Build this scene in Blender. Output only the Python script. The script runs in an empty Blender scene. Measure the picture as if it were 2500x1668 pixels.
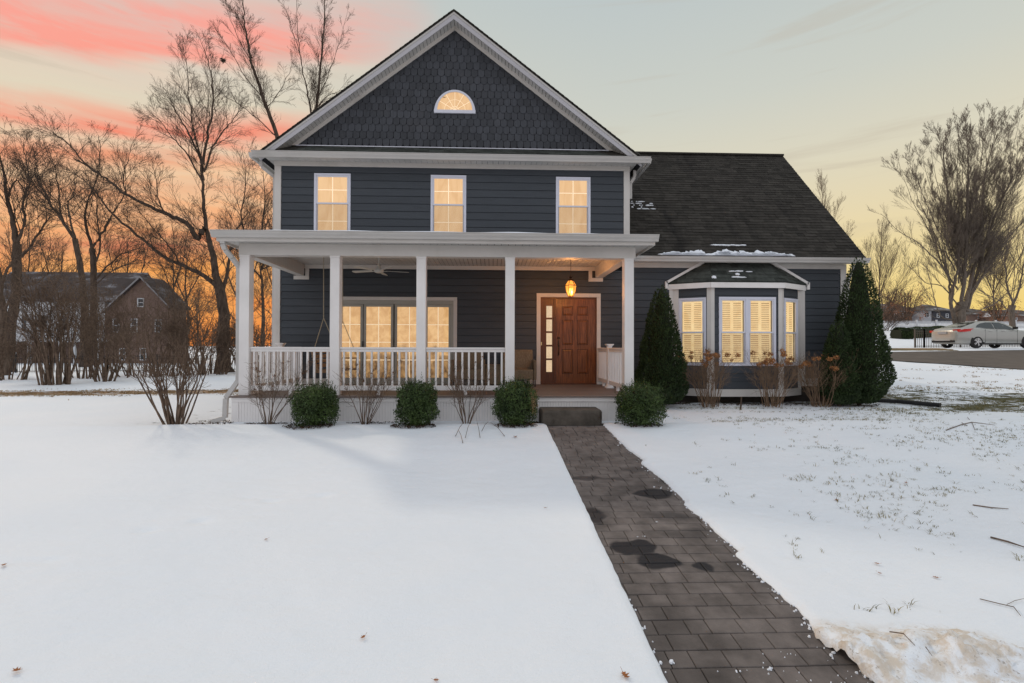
import bpy, math, random
import numpy as np
from mathutils import Vector, Matrix, noise as mn
random.seed(7); rng = np.random.default_rng(7)
R_ = math.radians
scene = bpy.context.scene
col = scene.collection

# ------------------------------------------------------------------ camera
CAM = Vector((0.0, -12.0, 1.44))
FPX, PCX, PCY = 1180.0, 1243.0, 834.0
YAW, PITCH, ROLL = R_(-2.0), R_(0.60), R_(0.16)
_f = Vector((-math.sin(YAW) * math.cos(PITCH), math.cos(YAW) * math.cos(PITCH), math.sin(PITCH)))
_r0 = Vector((math.cos(YAW), math.sin(YAW), 0)); _u0 = _r0.cross(_f)
_r = _r0 * math.cos(ROLL) + _u0 * math.sin(ROLL)
_u = _u0 * math.cos(ROLL) - _r0 * math.sin(ROLL)
cam_d = bpy.data.cameras.new('camera'); cam = bpy.data.objects.new('camera', cam_d); col.objects.link(cam)
cam.matrix_world = Matrix(((_r.x, _u.x, -_f.x, CAM.x), (_r.y, _u.y, -_f.y, CAM.y), (_r.z, _u.z, -_f.z, CAM.z), (0, 0, 0, 1)))
cam_d.sensor_width = 36.0; cam_d.lens = FPX / 2500 * 36.0
cam_d.shift_x = (1250 - PCX) / 2500
cam_d.clip_start = 0.05; cam_d.clip_end = 4000
scene.camera = cam

# ------------------------------------------------------------------ light
SUN_AZ = Vector((-0.72, 0.69, 0)).normalized()      # where the low sun stands: behind the house on the left
SUN_EL = R_(33)
sd = bpy.data.lights.new('sun', 'SUN'); sun = bpy.data.objects.new('sun', sd); col.objects.link(sun)
sd.energy = 0.85; sd.angle = R_(3.0); sd.color = (1.0, 0.86, 0.68)
sun_dir = (SUN_AZ * math.cos(SUN_EL) + Vector((0, 0, math.sin(SUN_EL))))
sun.rotation_euler = sun_dir.to_track_quat('Z', 'Y').to_euler(); sun.location = (-30, 30, 30)
sd['kind'] = 'light'
scene.view_settings.view_transform = 'Standard'
try: scene.view_settings.look = 'None'
except Exception: pass
scene.view_settings.exposure = 0.0; scene.view_settings.gamma = 1.0
scene.view_settings.use_curve_mapping = False

def lin(c):
    return tuple(((v / 255) / 12.92 if v / 255 <= 0.04045 else ((v / 255 + 0.055) / 1.055) ** 2.4) for v in c)

class NT:
    """tiny node helper"""
    def __init__(s, tree): s.t = tree; s.n = tree.nodes; s.l = tree.links
    def add(s, typ, **kw):
        nd = s.n.new(typ)
        for k, v in kw.items(): setattr(nd, k, v)
        return nd
    def link(s, a, b): s.l.new(a, b)
    def val(s, sock, v):
        if hasattr(v, 'is_output') or isinstance(v, bpy.types.NodeSocket): s.l.new(v, sock)
        elif v is not None: sock.default_value = v
    def math(s, op, a, b=None, clamp=False, c=None):
        nd = s.add('ShaderNodeMath', operation=op, use_clamp=clamp); s.val(nd.inputs[0], a)
        if b is not None: s.val(nd.inputs[1], b)
        if c is not None: s.val(nd.inputs[2], c)
        return nd.outputs[0]
    def noise(s, vec, scale, detail=4, rough=0.55, dist=0.0):
        nd = s.add('ShaderNodeTexNoise'); s.val(nd.inputs['Vector'], vec)
        nd.inputs['Scale'].default_value = scale; nd.inputs['Detail'].default_value = detail
        nd.inputs['Roughness'].default_value = rough; nd.inputs['Distortion'].default_value = dist
        return nd.outputs['Fac']
    def ramp(s, fac, stops, interp='LINEAR'):
        nd = s.add('ShaderNodeValToRGB'); cr = nd.color_ramp; cr.interpolation = interp
        while len(cr.elements) > 1: cr.elements.remove(cr.elements[0])
        cr.elements[0].position = stops[0][0]
        def c4(c): return (c, c, c, 1) if isinstance(c, (int, float)) else (*c[:3], 1)
        cr.elements[0].color = c4(stops[0][1])
        for p, c in stops[1:]:
            e = cr.elements.new(p); e.color = c4(c)
        s.val(nd.inputs[0], fac); return nd.outputs[0]
    def mix(s, fac, a, b, mode='MIX'):
        nd = s.add('ShaderNodeMix', data_type='RGBA', blend_type=mode)
        s.val(nd.inputs[0], fac)
        for sock, v in ((nd.inputs[6], a), (nd.inputs[7], b)):
            if isinstance(v, tuple): sock.default_value = (*v[:3], 1)
            else: s.val(sock, v)
        return nd.outputs[2]
    def smooth(s, v, a, b):
        nd = s.add('ShaderNodeMapRange', interpolation_type='SMOOTHSTEP'); s.val(nd.inputs[0], v)
        nd.inputs[1].default_value = a; nd.inputs[2].default_value = b
        return nd.outputs[0]
    def vmap(s, vec, scale):
        nd = s.add('ShaderNodeVectorMath', operation='MULTIPLY'); s.val(nd.inputs[0], vec); nd.inputs[1].default_value = scale
        return nd.outputs[0]

# ------------------------------------------------------------------ sky: a sunset, brightened overhead and behind the camera to light the snow
world = bpy.data.worlds.new('World'); scene.world = world; world.use_nodes = True
w = NT(world.node_tree); w.n.clear()
tc = w.add('ShaderNodeTexCoord'); sep = w.add('ShaderNodeSeparateXYZ'); w.link(tc.outputs['Generated'], sep.inputs[0])
dx, dy, dz = sep.outputs
warpn = w.noise(w.vmap(tc.outputs['Generated'], (2.2, 2.2, 13.0)), 1.0, 4, 0.55, 0.25)
warp = w.math('MULTIPLY', w.math('SUBTRACT', warpn, 0.5), 0.085)
zz = w.math('MAXIMUM', dz, 0.0)
hl = w.math('SQRT', w.math('ADD', w.math('ADD', w.math('MULTIPLY', dx, dx), w.math('MULTIPLY', dy, dy)), 1e-5))
az = w.math('DIVIDE', w.math('ADD', w.math('MULTIPLY', dx, SUN_AZ.x), w.math('MULTIPLY', dy, SUN_AZ.y)), hl)
# cloud bands lean down a little away from the sunset
zt = w.math('ADD', w.math('ADD', zz, warp), w.math('MULTIPLY', w.math('SQRT', w.math('MAXIMUM', w.math('SUBTRACT', 1.0, az), 0.0)), -0.23))
RL = [(0.0, (244, 146, 72)), (.04, (247, 156, 82)), (.09, (248, 168, 92)), (.112, (240, 148, 94)), (.132, (216, 128, 96)), (.16, (248, 168, 114)),
      (.19, (248, 186, 138)), (.215, (240, 168, 124)), (.24, (243, 202, 162)), (.265, (238, 158, 122)), (.285, (238, 200, 168)),
      (.308, (248, 134, 108)), (.328, (242, 180, 154)), (.355, (226, 214, 190)), (.385, (230, 208, 188)), (.405, (252, 163, 146)), (.45, (250, 168, 154)),
      (.48, (222, 196, 184)), (.51, (198, 200, 194)), (.62, (190, 198, 198)), (.8, (212, 218, 224)), (1.0, (222, 227, 234))]
RB = [(0, (243, 172, 92)), (.08, (245, 184, 108)), (.16, (244, 198, 138)), (.26, (236, 208, 172)), (.36, (224, 212, 190)), (.46, (206, 207, 196)), (.6, (192, 200, 198)), (.8, (212, 218, 224)), (1.0, (222, 227, 234))]
RR = [(0.0, (240, 204, 104)), (.06, (241, 210, 126)), (.13, (238, 215, 152)), (.22, (232, 216, 176)), (.32, (220, 214, 192)), (.43, (204, 207, 198)), (.58, (190, 199, 199)), (.8, (212, 218, 224)), (1.0, (222, 227, 234))]
RK = [(0.0, (222, 216, 220)), (.2, (228, 228, 233)), (.5, (226, 230, 236)), (1.0, (222, 227, 234))]  # unseen back sky, raised above the sunset's level to lift the shaded snow
f = lambda st: [(p, lin(c)) for p, c in st]
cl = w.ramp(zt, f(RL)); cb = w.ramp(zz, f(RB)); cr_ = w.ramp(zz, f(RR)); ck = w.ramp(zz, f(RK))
warm = w.mix(w.smooth(az, 0.45, 0.93), cr_, cb)
# pink and orange cloud bands fade out toward the house
cm = w.noise(w.vmap(tc.outputs['Generated'], (2.5, 2.5, 9.0)), 1.0, 3, 0.5, 0.2)
edge = w.math('ADD', az, w.math('MULTIPLY', w.math('SUBTRACT', cm, 0.5), 0.35))
fine = w.noise(w.vmap(tc.outputs['Generated'], (3.0, 3.0, 20.0)), 1.3, 7, 0.62, 0.5)
gate = w.math('ADD', w.math('MULTIPLY', w.smooth(fine, 0.36, 0.60), 0.50), 0.54)
gate = w.math('MAXIMUM', gate, w.smooth(zt, 0.10, -0.05))
sky = w.mix(w.math('MULTIPLY', w.smooth(edge, 0.74, 0.97), gate), warm, cl)
# faint grey-brown streaks on the right
st = w.noise(w.vmap(tc.outputs['Generated'], (1.8, 1.8, 24.0)), 1.0, 5, 0.6, 0.4)
stm = w.math('MULTIPLY', w.smooth(st, 0.56, 0.70), 0.30)
stm = w.math('MULTIPLY', stm, w.smooth(zz, 0.10, 0.25))
sky = w.mix(stm, sky, lin((190, 178, 160)))
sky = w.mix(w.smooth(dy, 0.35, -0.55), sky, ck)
sky = w.mix(w.smooth(dz, -0.01, -0.10), sky, lin((150, 140, 130)))
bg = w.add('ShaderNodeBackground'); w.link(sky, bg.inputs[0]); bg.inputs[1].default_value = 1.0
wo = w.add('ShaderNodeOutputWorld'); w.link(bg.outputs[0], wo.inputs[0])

# ------------------------------------------------------------------ helpers
def at(px, py, d):
    """the place a full-size photo pixel shows at perpendicular distance d from the camera"""
    v = _f + _r * ((px - PCX) / FPX) - _u * ((py - PCY) / FPX)
    return CAM + v * (d / v.y)

def sstep(a, b, x):
    t = min(1.0, max(0.0, (x - a) / (b - a))); return t * t * (3 - 2 * t)

def pathz(y):                                   # the paved walk falls away from the house
    return 0.05 - 0.070 * max(0.0, (-3.35 - y)) if y > -16 else 0.05 - 0.070 * 12.65

def tz(x, y):
    if y < -3.0:
        z = 0.02 + (pathz(y) + 0.035 - 0.02) * sstep(-3.0, -3.6, y)
        z += 0.05 * sstep(2.5, 6, x) * sstep(-6, -3, y)
        return z
    wr = sstep(3.0, 11.0, x)
    zl = 0.02 - 0.010 * max(0, min(y, 60))
    if y < 0: zr = 0.07 + 0.01
    elif y < 12.7: zr = 0.08 + 0.1055 * y
    elif y < 15.0: zr = 1.42
    else: zr = 1.42 + 0.0757 * (min(y, 110) - 15)
    zl += 0.05 * sstep(2.5, 6, x) * (1 - wr)
    return zl * (1 - wr) + zr * wr

def ground_at(px, py):
    v = (at(px, py, 1.0) - CAM)
    t = 1.5
    while t < 200:
        p = CAM + v * t
        if p.z < tz(p.x, p.y): break
        t += 0.05
    for _ in range(12):
        pass
    lo, hi = t - 0.05, t
    for _ in range(14):
        m = (lo + hi) / 2; p = CAM + v * m
        if p.z < tz(p.x, p.y): hi = m
        else: lo = m
    p = CAM + v * hi; p.z = tz(p.x, p.y); return p

def tag(o, label=None, cat=None, group=None, kind=None):
    if label: o['label'] = label
    if cat: o['category'] = cat
    if group: o['group'] = group
    if kind: o['kind'] = kind
    return o

def empty(name, loc=(0, 0, 0), rz=0.0):
    o = bpy.data.objects.new(name, None); col.objects.link(o); o.location = loc; o.rotation_euler = (0, 0, rz)
    o.empty_display_size = 0.2; return o

def link(name, me, parent=None, loc=None, rot=None):
    o = bpy.data.objects.new(name, me); col.objects.link(o)
    if parent: o.parent = parent
    if loc is not None: o.location = loc
    if rot is not None: o.rotation_euler = rot
    return o

def copy_tree(o, parent=None):
    c = o.copy(); col.objects.link(c)
    if parent: c.parent = parent
    for ch in list(o.children): copy_tree(ch, c)
    return c

class MB:
    def __init__(s): s.v = []; s.f = []
    def poly(s, pts, f=None):
        n = len(s.v); s.v += [tuple(p) for p in pts]
        s.f += [tuple(n + i for i in q) for q in (f or [tuple(range(len(pts)))])]
    def box(s, x0, x1, y0, y1, z0, z1):
        s.poly([(x0, y0, z0), (x1, y0, z0), (x1, y1, z0), (x0, y1, z0), (x0, y0, z1), (x1, y0, z1), (x1, y1, z1), (x0, y1, z1)],
               [(0, 3, 2, 1), (4, 5, 6, 7), (0, 1, 5, 4), (1, 2, 6, 5), (2, 3, 7, 6), (3, 0, 4, 7)])
        return s
    def prism(s, pts, vec):
        """closed outline swept along vec"""
        n = len(pts); vec = Vector(vec)
        a = [Vector(p) for p in pts]
        s.poly(a + [p + vec for p in a], [tuple(range(n))[::-1], tuple(range(n, 2 * n))] + [(i, (i + 1) % n, n + (i + 1) % n, n + i) for i in range(n)])
        return s
    def bar(s, a, b, wdt, h, up=(0, 0, 1)):
        a, b = Vector(a), Vector(b); d = (b - a).normalized(); up = Vector(up)
        if abs(d.dot(up)) > 0.99: up = Vector((0, 1, 0))
        r = d.cross(up).normalized() * wdt / 2; u = r.cross(d).normalized() * h / 2
        s.prism([a - r - u, a + r - u, a + r + u, a - r + u], b - a); return s
    def tube(s, pts, rad, sides=6, cap=True):
        pts = [Vector(p) for p in pts]; n0 = len(s.v); n = len(pts)
        if not hasattr(rad, '__len__'): rad = [rad] * n
        ref = Vector((0.31, 0.17, 0.93))
        for i, p in enumerate(pts):
            d = (pts[min(i + 1, n - 1)] - pts[max(i - 1, 0)])
            if d.length < 1e-9: d = Vector((0, 0, 1))
            d.normalize()
            if abs(d.dot(ref)) > 0.96: rf = Vector((1, 0, 0))
            else: rf = ref
            a = d.cross(rf).normalized(); b = d.cross(a)
            for k in range(sides):
                t = 2 * math.pi * k / sides; q = p + (a * math.cos(t) + b * math.sin(t)) * rad[i]
                s.v.append((q.x, q.y, q.z))
        for i in range(n - 1):
            for k in range(sides):
                k2 = (k + 1) % sides
                s.f.append((n0 + i * sides + k, n0 + i * sides + k2, n0 + (i + 1) * sides + k2, n0 + (i + 1) * sides + k))
        if cap and sides > 2:
            s.f.append(tuple(n0 + k for k in range(sides))[::-1]); s.f.append(tuple(n0 + (n - 1) * sides + k for k in range(sides)))
        return s
    def lathe(s, prof, c=(0, 0, 0), sides=16):
        """prof: list of (radius, z)"""
        n0 = len(s.v); c = Vector(c)
        for r, z in prof:
            for k in range(sides):
                t = 2 * math.pi * k / sides; s.v.append((c.x + r * math.cos(t), c.y + r * math.sin(t), c.z + z))
        for i in range(len(prof) - 1):
            for k in range(sides):
                k2 = (k + 1) % sides
                s.f.append((n0 + i * sides + k, n0 + i * sides + k2, n0 + (i + 1) * sides + k2, n0 + (i + 1) * sides + k))
        s.f.append(tuple(n0 + k for k in range(sides))[::-1]); s.f.append(tuple(n0 + (len(prof) - 1) * sides + k for k in range(sides)))
        return s
    def mesh(s, name, mat, origin=None, smooth=False):
        me = bpy.data.meshes.new(name)
        vs = s.v
        if origin is not None: ox, oy, oz = origin; vs = [(a - ox, b - oy, c - oz) for a, b, c in vs]
        me.from_pydata(vs, [], s.f)
        if mat: me.materials.append(mat)
        if smooth: me.polygons.foreach_set('use_smooth', [True] * len(me.polygons))
        me.update(); return me
    def build(s, name, mat, parent=None, smooth=False, bevel=0.0, origin=None):
        """world coordinates in; the object's own origin follows its parent"""
        if parent is not None:
            o0 = Vector((0, 0, 0)); p = parent
            while p is not None: o0 += p.location; p = p.parent
            me = s.mesh(name, mat, o0, smooth); o = link(name, me, parent)
        else:
            me = s.mesh(name, mat, origin, smooth); o = link(name, me)
            if origin is not None: o.location = origin
        if bevel:
            b = o.modifiers.new('bevel', 'BEVEL'); b.width = bevel; b.segments = 2; b.limit_method = 'ANGLE'
        return o

# ------------------------------------------------------------------ materials
def pbr(name, base, rough=0.6, var=0.0, vscale=6.0, bump=0.0, bscale=60.0, island=0.0, metal=0.0, spec=0.35, tint=None, stretch=None, dirt=None, coord='world', sheen=None):
    m = bpy.data.materials.new(name); m.use_nodes = True; t = NT(m.node_tree)
    b = t.n['Principled BSDF']; b.inputs['Roughness'].default_value = rough; b.inputs['Metallic'].default_value = metal
    b.inputs['Specular IOR Level'].default_value = spec
    geo = t.add('ShaderNodeNewGeometry'); pos = geo.outputs['Position']
    if coord == 'object':
        pos = t.add('ShaderNodeTexCoord').outputs['Object']
    if stretch: pos = t.vmap(pos, stretch)
    c = None
    base = tuple(base)
    if var:
        n = t.noise(pos, vscale, 5, 0.6)
        c = t.ramp(n, [(0.3, tuple(x * (1 - var) for x in base)), (0.7, tuple(min(1, x * (1 + var)) for x in (tint or base)))])
    if island:
        oi = t.add('ShaderNodeObjectInfo')
        rnd = t.math('FRACT', t.math('ADD', geo.outputs['Random Per Island'], oi.outputs['Random']))
        k = t.math('MULTIPLY_ADD', rnd, 2 * island, c=1 - island)
        cc = t.add('ShaderNodeCombineColor'); [t.link(k, cc.inputs[i]) for i in range(3)]
        c = t.mix(1.0, c if c is not None else base, cc.outputs[0], 'MULTIPLY')
    if dirt:
        n2 = t.noise(t.vmap(geo.outputs['Position'], dirt[2]), 1.0, 4, 0.6)
        c = t.mix(t.math('MULTIPLY', t.smooth(n2, 0.5, 0.75), dirt[1]), c if c is not None else base, dirt[0])
    if c is None: b.inputs['Base Color'].default_value = (*base, 1)
    else: t.link(c, b.inputs['Base Color'])
    if bump:
        bn = t.add('ShaderNodeBump'); bn.inputs['Strength'].default_value = 1.0; bn.inputs['Distance'].default_value = bump
        t.link(t.noise(pos, bscale, 4, 0.6), bn.inputs['Height']); t.link(bn.outputs[0], b.inputs['Normal'])
    return m

def emis(name, c, s, gloss=True, var=None):
    m = bpy.data.materials.new(name); m.use_nodes = True; t = NT(m.node_tree)
    b = t.n['Principled BSDF']; b.inputs['Base Color'].default_value = (0.03, 0.025, 0.02, 1)
    b.inputs['Roughness'].default_value = 0.04 if gloss else 0.6
    b.inputs['Emission Strength'].default_value = s
    if var:
        pos = t.add('ShaderNodeNewGeometry').outputs['Position']
        n = t.noise(t.vmap(pos, var[1]), 1.0, 4, 0.6, 0.8)
        t.link(t.mix(t.smooth(n, 0.35, 0.7), c, var[0]), b.inputs['Emission Color'])
    else: b.inputs['Emission Color'].default_value = (*c, 1)
    return m

M = {}
M['siding'] = pbr('navy grey fibre cement siding', (0.050, 0.058, 0.069), 0.62, 0.10, 2.0, 0.0018, 30, island=0.10, stretch=(1, 1, 14), dirt=((0.075, 0.08, 0.09), 0.25, (0.8, 0.8, 2.5)))
M['scale'] = pbr('navy grey fish scale shingle', (0.047, 0.051, 0.061), 0.65, 0.14, 5, 0.003, 25, island=0.22, stretch=(6, 6, 1), dirt=((0.07, 0.068, 0.075), 0.35, (1.4, 1.4, 1.4)))
M['wallback'] = pbr('near black backing', (0.008, 0.009, 0.012), 0.8)
M['trim'] = pbr('warm off white trim paint', (0.62, 0.59, 0.56), 0.5, 0.05, 1.3, 0.0006, 90, dirt=((0.36, 0.33, 0.30), 0.30, (1.1, 1.1, 0.8)))
M['trim2'] = pbr('aged beige soffit vinyl', (0.56, 0.54, 0.52), 0.5, 0.06, 1.5, 0.0006, 70, island=0.04)
M['rakewhite'] = pbr('grey white aluminium rake cladding', (0.48, 0.47, 0.50), 0.42, 0.07, 1.2, 0.001, 12)
M['gutter'] = pbr('light grey enamelled gutter', (0.52, 0.50, 0.48), 0.35, 0.05, 1.5, spec=0.5, dirt=((0.33, 0.31, 0.28), 0.4, (1.5, 1.5, 5)))
M['white'] = pbr('cool white vinyl window frame', (0.68, 0.69, 0.78), 0.4, 0.03, 3)
M['rail'] = pbr('white vinyl railing and lightened trim', (0.80, 0.77, 0.755), 0.4, 0.05, 2, dirt=((0.58, 0.55, 0.52), 0.30, (1.5, 1.5, 0.7)))
M['slider'] = pbr('greyish beige door frame', (0.36, 0.35, 0.31), 0.45, 0.04, 3)
M['deck'] = pbr('taupe composite decking', (0.16, 0.125, 0.11), 0.55, 0.15, 3, 0.002, 14, island=0.10, stretch=(1, 12, 1))
M['shingle'] = pbr('charcoal asphalt shingle', (0.043, 0.039, 0.034), 0.9, 0.25, 9, 0.004, 130, island=0.28, spec=0.15, dirt=((0.016, 0.015, 0.015), 0.85, (1.8, 0.35, 0.35)))
M['bayshingle'] = pbr('greenish charcoal shingle', (0.058, 0.064, 0.058), 0.9, 0.25, 9, 0.004, 130, island=0.35, spec=0.15)
M['black'] = pbr('black painted metal', (0.018, 0.017, 0.016), 0.45, metal=0.3)
M['bronze'] = pbr('dark bronze', (0.06, 0.035, 0.02), 0.45, metal=0.5)
M['chain'] = pbr('pale brass plated chain', (0.42, 0.36, 0.26), 0.4, metal=0.4)
M['fan'] = pbr('pale fan enamel', (0.55, 0.56, 0.54), 0.45)
M['stone'] = pbr('brown grey limestone step', (0.098, 0.084, 0.070), 0.85, 0.30, 4, 0.012, 16, dirt=((0.028, 0.02, 0.016), 0.85, (3.5, 3.5, 2)), spec=0.2)
M['wood'] = pbr('mahogany stained door', (0.115, 0.040, 0.012), 0.30, 0.45, 3, 0.0015, 20, stretch=(16, 16, 1), tint=(0.20, 0.068, 0.020), spec=0.4)
M['wooddark'] = pbr('dark mahogany frame', (0.12, 0.045, 0.02), 0.42, 0.3, 3, stretch=(16, 16, 1))
M['groove'] = pbr('dark door groove', (0.03, 0.013, 0.008), 0.6)
M['wicker'] = pbr('tan woven wicker', (0.17, 0.13, 0.085), 0.7, 0.35, 1, 0.006, 1, stretch=(70, 8, 22))
M['swing'] = pbr('weathered oak swing', (0.26, 0.16, 0.09), 0.65, 0.25, 3, stretch=(2, 12, 12))
M['bark'] = pbr('dark brown bark', (0.090, 0.064, 0.050), 0.9, 0.35, 2.5, 0.03, 9, tint=(0.125, 0.09, 0.068), spec=0.15, stretch=(3, 3, 0.7))
M['barkmid'] = pbr('warm grey bark', (0.15, 0.122, 0.10), 0.9, 0.3, 3, 0.03, 9, spec=0.15, stretch=(3, 3, 0.7))
M['barklight'] = pbr('grey tan bark', (0.20, 0.15, 0.105), 0.9, 0.3, 3, 0.03, 9, spec=0.15, stretch=(3, 3, 0.7))
M['stem'] = pbr('brown shrub stems', (0.10, 0.068, 0.050), 0.85, 0.3, 8, tint=(0.16, 0.11, 0.078), spec=0.2)
M['hydstem'] = pbr('tan hydrangea stems', (0.19, 0.125, 0.08), 0.8, 0.3, 9, spec=0.2)
M['flower'] = pbr('dried brown hydrangea petals', (0.34, 0.155, 0.062), 0.8, 0.35, 14, island=0.35, spec=0.15)
M['seed'] = pbr('dry brown seed clusters', (0.17, 0.085, 0.042), 0.85, 0.3, 14, island=0.3, spec=0.15)
def leafmat(name, a, b, rough=0.5, island=0.35, trans=0.25):
    m = pbr(name, a, rough, 0.3, 4, island=island, tint=b, spec=0.3); t = NT(m.node_tree)
    bs = t.n['Principled BSDF']; out = [n for n in t.n if n.type == 'OUTPUT_MATERIAL'][0]
    tr = t.add('ShaderNodeBsdfTranslucent'); ms = t.add('ShaderNodeMixShader'); ms.inputs[0].default_value = trans
    if bs.inputs['Base Color'].is_linked: t.link(bs.inputs['Base Color'].links[0].from_socket, tr.inputs[0])
    t.link(bs.outputs[0], ms.inputs[1]); t.link(tr.outputs[0], ms.inputs[2]); t.link(ms.outputs[0], out.inputs[0])
    return m
M['barkdark'] = pbr('near black bark', (0.062, 0.046, 0.038), 0.9, 0.35, 2.5, 0.03, 9, tint=(0.095, 0.068, 0.052), spec=0.15, stretch=(3, 3, 0.7))
M['boxleaf'] = leafmat('boxwood leaf', (0.026, 0.052, 0.014), (0.060, 0.095, 0.024), 0.42, trans=0.12)
M['arbleaf'] = leafmat('arborvitae spray', (0.022, 0.042, 0.014), (0.042, 0.066, 0.022), 0.6)
M['brownleaf'] = leafmat('clinging brown oak leaf', (0.24, 0.10, 0.05), (0.34, 0.15, 0.075), 0.7)
M['grass'] = leafmat('winter grass', (0.10, 0.115, 0.035), (0.24, 0.19, 0.085), 0.7, island=0.45)
M['drygrass'] = leafmat('dry tan grass', (0.24, 0.155, 0.07), (0.36, 0.25, 0.13), 0.7, island=0.4)
M['mulch'] = pbr('dark leaf mulch', (0.07, 0.04, 0.026), 0.9, 0.5, 20, 0.02, 30, island=0.4)
M['hedge'] = leafmat('clipped yew hedge', (0.030, 0.052, 0.016), (0.055, 0.075, 0.026), 0.7)
M['asphalt'] = pbr('worn asphalt', (0.115, 0.095, 0.08), 0.85, 0.18, 1.2, 0.006, 60, dirt=((0.06, 0.05, 0.045), 0.6, (0.6, 2.5, 1)))
M['leafred'] = pbr('fallen oak leaf', (0.30, 0.11, 0.035), 0.7, 0.3, 40)
M['pipe'] = pbr('black corrugated pipe', (0.012, 0.012, 0.013), 0.5)
M['pane'] = emis('lit pane', lin((246, 202, 150)), 0.92, var=(lin((232, 184, 130)), (5, 1, 1.4)))
M['pane_low'] = emis('lit room behind the sliding door', lin((240, 192, 132)), 0.90)
def _room():
    m = M['pane_low']; t = NT(m.node_tree); b = t.n['Principled BSDF']; pos = t.add('ShaderNodeNewGeometry').outputs['Position']
    sp = t.add('ShaderNodeSeparateXYZ'); t.link(pos, sp.inputs[0])
    n = t.noise(t.vmap(pos, (2.6, 1, 3.0)), 1.0, 5, 0.6, 0.5)
    h = t.math('ADD', sp.outputs[2], t.math('MULTIPLY', t.math('SUBTRACT', n, 0.5), 1.1))
    wall = t.ramp(t.noise(t.vmap(pos, (6, 1, 5)), 1.0, 5, .65, .6), [(.35, lin((214, 164, 108))), (.65, lin((242, 196, 138)))])
    furn = t.ramp(t.noise(t.vmap(pos, (9, 1, 7)), 1.0, 4, .6, .3), [(.35, lin((92, 66, 42))), (.65, lin((180, 140, 92)))])
    t.link(t.mix(t.smooth(h, 1.45, 1.05), wall, furn), b.inputs['Emission Color'])
_room()
M['lite'] = emis('frosted sidelight', lin((236, 205, 165)), 0.86, var=(lin((222, 190, 150)), (20, 1, 16)))
M['shutter'] = emis('glowing plantation shutter', lin((252, 220, 162)), 0.92, gloss=False, var=(lin((244, 204, 144)), (7, 1, 5)))  # shutters emit, standing for room light on their slats
M['shuttergap'] = emis('room behind shutter', lin((168, 124, 76)), 0.8, gloss=False)
M['bulb'] = emis('bulb', (1.0, 0.62, 0.22), 9.0, gloss=False)

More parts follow.
